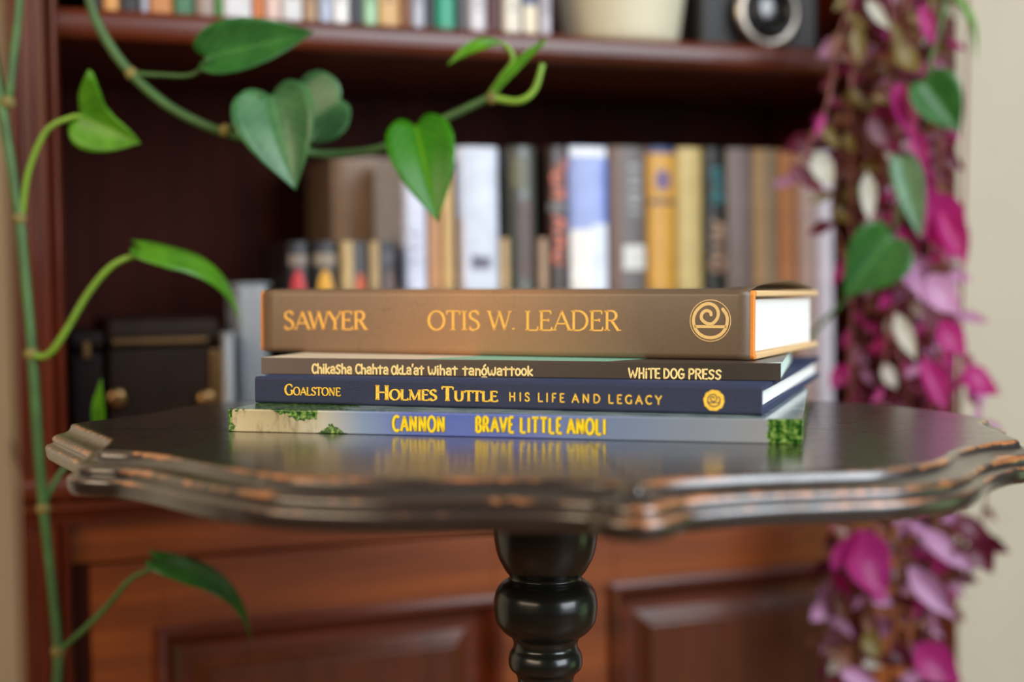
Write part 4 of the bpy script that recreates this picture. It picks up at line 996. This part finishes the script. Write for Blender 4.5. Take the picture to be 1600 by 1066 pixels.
def node(parent, px, py, y, r=0.0045):
    c = atY(px, py, y); bm = BM(); lathe(bm, [(r*.2, -r), (r*.8, -r*.6), (r, 0), (r*.8, r*.6), (r*.2, r)], 12, tuple(c)); return world_part('stem_node', bm, M['node'], parent)
def pot_on_top(parent, r=0.055, h=0.09, col=(150, 96, 66)):
    m = mat('terracotta', srgb(*col), .8, var=.12, vs=30, bump=.2)
    b = BM(); lathe(b, [(r*.7, 0), (r*.72, .002), (r*.95, h*.78), (r*1.08, h*.79), (r*1.1, h), (r*.98, h), (r*.93, h*.85), (r*.3, h*.84)], 40); obj('pot', b, m, parent, smooth=True)
TOPZ = TOPW+0.022
# --- pothos at the left
pl = thing('pothos', 'trailing green pothos vines hanging in front of the left side of the bookcase', 'plant', CASE @ Matrix.Translation((0.10, 0.05, TOPZ+.0002)))
bpy.context.view_layer.update()
pot_on_top(pl)
root = pl.matrix_world @ V3((0, 0, 0.085)); edge = cs(0.10, -0.06, TOPZ+0.03)
YA = 0.95
vine(pl, [(root,), (edge,), (118, -400, YA), (122, -120, YA), (140, 0, YA), (165, 60, YA), (205, 115, YA), (262, 165, YA), (330, 200, YA), (400, 220, .955), (455, 233, .96), (515, 241, .965), (590, 233, .965), (645, 208, .96), (700, 183, .955), (765, 152, .95)], 0.0034, 0.0029, M['vine'])
vine(pl, [(765, 152, .95), (800, 108, .95), (850, 66, .95)], 0.0030, 0.0016, M['vine_y'])
vine(pl, [(768, 153, .95), (810, 158, .945), (835, 140, .945), (848, 100, .945)], 0.0028, 0.0020, M['vine_y'])
vine(pl, [(205, 115, YA), (245, 117, .945), (295, 118, .94), (318, 104, .935), (325, 92, .93)], 0.0018, 0.0014, M['vine'], 'petiole')
vine(pl, [(350, 205, YA), (372, 190, .945), (395, 165, .94), (408, 150, .93)], 0.0016, 0.0013, M['vine'], 'petiole')
vine(pl, [(470, 236, .96), (500, 200, .965), (524, 170, .97), (530, 158, .97)], 0.0016, 0.0013, M['vine'], 'petiole')
vine(pl, [(640, 212, .96), (648, 204, .95), (652, 198, .945)], 0.0018, 0.0014, M['vine_y'], 'petiole')
vine(pl, [(765, 150, .95), (785, 120, .95), (802, 95, .95), (795, 76, .95), (784, 68, .95)], 0.0024, 0.0016, M['vine_y'], 'petiole')
for a in ((205, 115, YA), (352, 204, YA), (470, 236, .96), (768, 153, .95)): node(pl, *a)
mk_leaf(pl, (322, 90, .935), (492, 50, .95), 96, (.10, -.80, -.05), M['leaf'], fold=.5, asym=(1.05, .75), label='green heart leaf pointing right near the top')
mk_leaf(pl, (126, 182, .94), (219, 224, .93), 150, (.15, -.95, -.2), M['leaf_young'], fold=.35, curl=-.05, asym=(1.15, .62), shape2='hooked')
mk_leaf(pl, (424, 150, .935), (462, 297, .92), 142, (.05, -1, .15), M['leaf_dull'], fold=.55, curl=.05, asym=(.95, 1.0), label='large olive heart leaf folded along its midrib')
mk_leaf(pl, (532, 156, .965), (440, 215, .975), 128, (.10, -1, .45), M['leaf_dull'], fold=.25)
mk_leaf(pl, (650, 198, .945), (684, 347, .925), 112, (.05, -1, .1), M['leaf_var'], fold=.40, curl=.06, label='bright green heart leaf with yellow flecks')
mk_leaf(pl, (784, 66, .95), (698, 103, .945), 52, (0, -.8, .55), M['leaf_young'], fold=.5, shape='lance', curl=.12)
SHAPES['rolled'] = [(0, .10), (.15, .20), (.4, .26), (.7, .22), (.9, .12), (1, .03)]
mk_leaf(pl, (770, 148, .948), (854, 62, .945), 44, (-.3, -.8, .3), M['leaf_young'], fold=1.25, shape='rolled')
vine(pl, [(V3(root)+V3((-.02, -.01, 0)),), (cs(0.02, -0.06, TOPZ+0.03),), (30, -420, .95), (34, -100, .95), (30, 0, .95), (22, 80, .95), (11, 158, .95), (-6, 130, .96)], 0.0028, 0.0030, M['vine'])
vine(pl, [(-14, 60, .96), (2, 165, .95), (14, 235, .95), (30, 340, .95), (40, 440, .95), (50, 555, .95), (60, 700, .95), (68, 795, .95), (84, 940, .95), (91, 1020, .95), (88, 1100, .95), (80, 1250, .95)], 0.0038, 0.0034, M['vine'])
for a in ((12, 160, .95), (30, 342, .95), (50, 553, .95), (68, 795, .95), (91, 1018, .95)): node(pl, *a, .0052)
vine(pl, [(34, 338, .95), (44, 270, .945), (72, 205, .94), (110, 184, .94), (128, 182, .94)], 0.0022, 0.0017, M['vine_y'], 'petiole')
vine(pl, [(40, 553, .95), (72, 556, .945), (98, 525, .94), (140, 455, .935), (180, 412, .93), (228, 395, .93)], 0.0026, 0.0020, M['vine_y'], 'petiole')
mk_leaf(pl, (222, 388, .94), (374, 508, .97), 120, (.50, -.22, 1), M['leaf_young'], fold=-.30, curl=.25, label='arched young leaf seen from its edge beside the stack')
vine(pl, [(91, 1018, .95), (130, 985, .945), (170, 945, .94), (205, 905, .935), (252, 884, .93)], 0.0022, 0.0017, M['vine'], 'petiole')
mk_leaf(pl, (246, 878, .935), (391, 1010, .96), 100, (.50, -.18, 1), M['leaf'], fold=-.25, curl=.25, label='arched green leaf low at the left')
vine(pl, [(66, 793, .95), (85, 755, .955), (115, 715, .96), (150, 690, .96), (163, 668, .96)], 0.0022, 0.0017, M['vine'], 'petiole')
mk_leaf(pl, (162, 685, .96), (158, 592, .95), 62, (-.45, -.9, 0), M['leaf_young'], fold=.75, shape='lance', label='small yellow-green leaf behind the table edge')

# --- pothos vines at the right, among the purple plant
pr2 = thing('pothos', 'few green pothos leaves hanging among the purple plant at the right', 'plant', CASE @ Matrix.Translation((0.60, 0.17, TOPZ+.0002)))
bpy.context.view_layer.update()
pot_on_top(pr2, .045, .08)
root = pr2.matrix_world @ V3((0, 0, 0.075)); edge = cs(0.66, -0.05, TOPZ+0.03)
YR = 1.17
vine(pr2, [(root,), (edge,), (1500, -420, YR), (1490, -120, YR), (1478, 0, YR), (1455, 90, YR), (1445, 170, YR), (1420, 260, YR), (1400, 350, YR), (1370, 430, YR), (1320, 470, YR), (1270, 520, YR+.01), (1225, 560, YR+.01)], .0026, .0020, M['vine'])
mk_leaf(pr2, (1442, 128, 1.16), (1500, 208, 1.16), 88, (-.2, -1, .3), M['leaf'], fold=.45, label='green heart leaf in front of the wall edge')
mk_leaf(pr2, (1392, 372, 1.15), (1318, 462, 1.15), 110, (.1, -1, .15), M['leaf'], fold=.4, label='round green leaf low among purple leaves')
mk_leaf(pr2, (1410, 250, 1.16), (1440, 375, 1.15), 52, (-.3, -1, .5), M['leaf_dull'], fold=.4, shape='heart')
mk_leaf(pr2, (1470, -22, 1.17), (1524, 95, 1.18), 52, (.5, -.7, .8), M['leaf_young'], fold=.6, curl=.12, shape='lance')

# ------------------------------------------------------------------ purple trailing plant
pp = thing('inch_plant', 'purple and magenta leafed plant trailing down the right side of the bookcase', 'plant', CASE @ Matrix.Translation((0.73, 0.12, TOPZ+.0002)))
bpy.context.view_layer.update()
pot_on_top(pp, .062, .10, (120, 84, 66))
root = pp.matrix_world @ V3((0, 0, 0.09))
pc = {}
def pm(nm, a, c, tr, tcol, v=None):
    pc[nm] = leaf_mat(nm, srgb(*a), srgb(*c), v or srgb(*a), .38, tr, tcol)
pm('magenta_leaf', (172, 32, 116), (206, 62, 150), .5, (1.5, .9, 1.4, 1))
pm('burgundy_leaf', (84, 18, 42), (112, 26, 56), .3, (1.6, .7, .9, 1))
pm('lilac_leaf', (190, 132, 176), (214, 164, 200), .35, (1.2, 1, 1.2, 1))
pm('pale_leaf', (188, 184, 168), (206, 204, 190), .3, (1.1, 1.1, .9, 1))
pm('olive_leaf', (112, 96, 44), (140, 122, 62), .35, (1.3, 1.1, .6, 1))
pm('brown_leaf', (104, 60, 44), (138, 86, 60), .25, (1.2, 1, .8, 1))
PSTEM = mat('reddish_stem', srgb(128, 72, 62), .6, var=.3, vs=60)
# shared leaf meshes, local: base at origin, tip along +x, upper side +z
protos = {}
def proto(nm, var):
    k = (nm, var)
    if k not in protos:
        rr = random.Random(hash(nm) % 1000 if False else sum(map(ord, nm))*7+var)
        bm = leaf_bm((0, 0, 0), (1, 0, 0), V3((0, 0, 1)), [.82, 1.45, 1.15][var], [.5, .35, .75][var], [-.10, -.18, -.05][var], 'lance', ns=8, nt=2, wave=.02)
        me = bpy.data.meshes.new('leaf')
        for f in bm.faces: f.smooth = True
        bm.to_mesh(me); bm.free(); me.materials.append(pc[nm]); protos[k] = me
    return protos[k]
inv = pp.matrix_world.inverted()
nleaf = [0]
def pleaf(P, d, N_, size, nm, var):
    d = d.normalized(); N_ = (N_ - d*N_.dot(d)).normalized(); s = N_.cross(d)
    Mx = Matrix(((d.x, s.x, N_.x, P.x), (d.y, s.y, N_.y, P.y), (d.z, s.z, N_.z, P.z), (0, 0, 0, 1))) @ Matrix.Scale(size, 4)
    o = bpy.data.objects.new('leaf', proto(nm, var)); COL.objects.link(o); o.parent = pp; o.matrix_local = inv @ Mx; nleaf[0] += 1
def palette(x, y, rr):
    if y < 110: w_ = dict(olive_leaf=4, brown_leaf=5, burgundy_leaf=6, magenta_leaf=3 if x > 1420 else .5, pale_leaf=1, lilac_leaf=1)
    elif y < 320: w_ = dict(burgundy_leaf=8, magenta_leaf=4 if x > 1390 else 1, brown_leaf=4, pale_leaf=1.2, lilac_leaf=2, olive_leaf=2)
    elif y < 660: w_ = dict(magenta_leaf=7, lilac_leaf=5, burgundy_leaf=3, brown_leaf=3 if x < 1430 else 1, pale_leaf=1)
    else: w_ = dict(magenta_leaf=3, lilac_leaf=3, burgundy_leaf=7, brown_leaf=6, pale_leaf=1)
    ks = list(w_); return rr.choices(ks, [w_[k] for k in ks])[0]
rr = random.Random(11)
strands = [
 [(1330,-40),(1310,60),(1290,170),(1262,230),(1248,285)], [(1350,-40),(1335,100),(1320,220),(1300,330),(1330,420)], [(1370,-40),(1352,120),(1345,260),(1352,420),(1345,560),(1335,700),(1320,860),(1310,960),(1318,1060)],
 [(1392,-40),(1390,140),(1378,300),(1390,460),(1375,640),(1370,800),(1352,930),(1345,1080)], [(1410,-40),(1415,120),(1430,260),(1425,420),(1420,600),(1410,760),(1400,900),(1390,1080)],
 [(1430,-40),(1440,100),(1435,220),(1450,350),(1465,500),(1470,640),(1460,780),(1450,900),(1440,1080)], [(1445,-40),(1460,80),(1470,200),(1462,330),(1480,430),(1505,540),(1530,640),(1540,760),(1528,860)],
 [(1460,-40),(1475,90),(1480,170),(1470,250)], [(1380,-40),(1368,150),(1400,330),(1440,480),(1470,600),(1490,720),(1480,850),(1485,960)], [(1400,-40),(1405,200),(1410,400),(1440,560),(1500,600),(1560,605)], [(1360,-40),(1340,180),(1360,340),(1330,500),(1325,640)],
 [(1420,-40),(1400,250),(1395,480),(1430,700),(1420,860),(1450,960),(1470,1080)], [(1330,640),(1305,820),(1300,920),(1290,1000),(1296,1090)], [(1450,640),(1430,840),(1405,930),(1420,1010),(1410,1090)], [(1500,640),(1505,820),(1500,880),(1470,920)], [(1340,-40),(1305,120),(1275,200),(1240,215)], [(1450,-40),(1450,180),(1470,380),(1500,420)],
]
for i, st in enumerate(strands):
    Y = 1.20 + 0.05*((i*37 % 11)/11.0) - 0.02
    X = st
    P0 = [root + V3((rr.uniform(-.03, .03), -.02, 0))]
    ed = cs(0.73 + rr.uniform(-.06, .03), -0.05 - rr.uniform(0, .03), TOPZ+0.02)
    top = atY(X[0][0]+rr.uniform(-10, 10), -330, Y)
    pts = catmull([P0[0], ed, top] + [atY(x, y, Y) for x, y in X], 8)
    bm = BM(); tube(bm, pts, 0.0013, 5); world_part('stem', bm, PSTEM, pp)
    # leaves along the visible part
    path = catmull([(x, y, 0) for x, y in X], 10)
    acc = 0; last = path[0]; side = 1
    for p in path[1:]:
        acc += (p-last).length; last = p
        if acc > (25 if p.y < 800 else 19):
            if 700 < p.y < 800 and rr.random() < .5: acc = 0; continue
            acc = rr.uniform(-4, 8); side = -side
            P = atY(p.x, p.y, Y + rr.uniform(-.012, .012))
            d = V3((side*rr.uniform(.25, 1.0), rr.uniform(-.5, .3), rr.uniform(-1.1, -.1)))
            N_ = V3((rr.uniform(-.7, .7), -1, rr.uniform(-.2, .9)))
            pleaf(P, d, N_, rr.uniform(.016, .028), palette(p.x, p.y, rr), rr.randrange(3))
# leaves placed by hand where the photograph shows large ones (pixel base, pixel tip, colour)
for bx_, by_, tx_, ty_, nm, var in (
 (1432,200,1440,285,'magenta_leaf',0),(1400,130,1425,215,'magenta_leaf',2),(1375,160,1400,240,'burgundy_leaf',1),(1236,258,1290,302,'burgundy_leaf',0),(1275,238,1300,290,'pale_leaf',1),(1355,270,1360,345,'pale_leaf',0),
 (1450,300,1500,395,'magenta_leaf',1),(1470,330,1508,410,'magenta_leaf',2),(1400,385,1430,455,'lilac_leaf',0),(1450,430,1500,490,'lilac_leaf',1),(1430,410,1440,470,'lilac_leaf',0),(1470,500,1508,555,'magenta_leaf',1),(1505,575,1560,615,'magenta_leaf',1),(1440,560,1475,640,'magenta_leaf',2),(1400,490,1430,560,'pale_leaf',0),
 (1345,828,1380,935,'magenta_leaf',1),(1300,890,1340,830,'magenta_leaf',0),(1360,925,1395,945,'lilac_leaf',1),(1420,885,1490,965,'lilac_leaf',0),(1440,830,1520,890,'lilac_leaf',0),(1520,840,1550,895,'burgundy_leaf',1),(1490,815,1550,840,'burgundy_leaf',1),(1430,1010,1500,1066,'magenta_leaf',1),(1330,1010,1310,1050,'brown_leaf',1),(1355,985,1372,1030,'olive_leaf',1),(1310,1045,1380,1080,'lilac_leaf',0),
 (1355,0,1390,45,'pale_leaf',0),(1400,70,1440,110,'olive_leaf',1),(1340,40,1345,100,'olive_leaf',0),(1440,5,1460,70,'magenta_leaf',0),(1365,150,1400,165,'olive_leaf',0)):
    P = atY(bx_, by_, 1.165); Tq = atY(tx_, ty_, 1.16); d = Tq-P
    pleaf(P, d, V3((rr.uniform(-.3, .3), -1, rr.uniform(.1, .5))), d.length*1.05, nm, var)
# past the 300 largest leaves, the smallest ones are one joined part
bpy.context.view_layer.update()
allv = [o for o in pp.children if o.name.split('.')[0] == 'leaf']
allv.sort(key=lambda o: -o.scale.x)
verts, faces, mi, uv = [], [], [], []; names = list(pc)
stay = allv[:300]
for o in allv[300:]:
    me = o.data; k = len(verts); A = me.attributes['leafuv'].data
    verts += [tuple(o.matrix_basis @ v.co) for v in me.vertices]; uv += [tuple(A[i].vector) for i in range(len(me.vertices))]
    for p in me.polygons: faces.append([k+i for i in p.vertices]); mi.append(names.index(me.materials[0].name))
    bpy.data.objects.remove(o)
me = bpy.data.meshes.new('small_leaves'); me.from_pydata(verts, [], faces)
at = me.attributes.new('leafuv', 'FLOAT_VECTOR', 'POINT')
for i, q in enumerate(uv): at.data[i].vector = q
for i, p in enumerate(me.polygons): p.material_index = mi[i]; p.use_smooth = True
o = new_obj('small_leaves', me, pp, [pc[n_] for n_ in names]); o['kind'] = 'stuff'
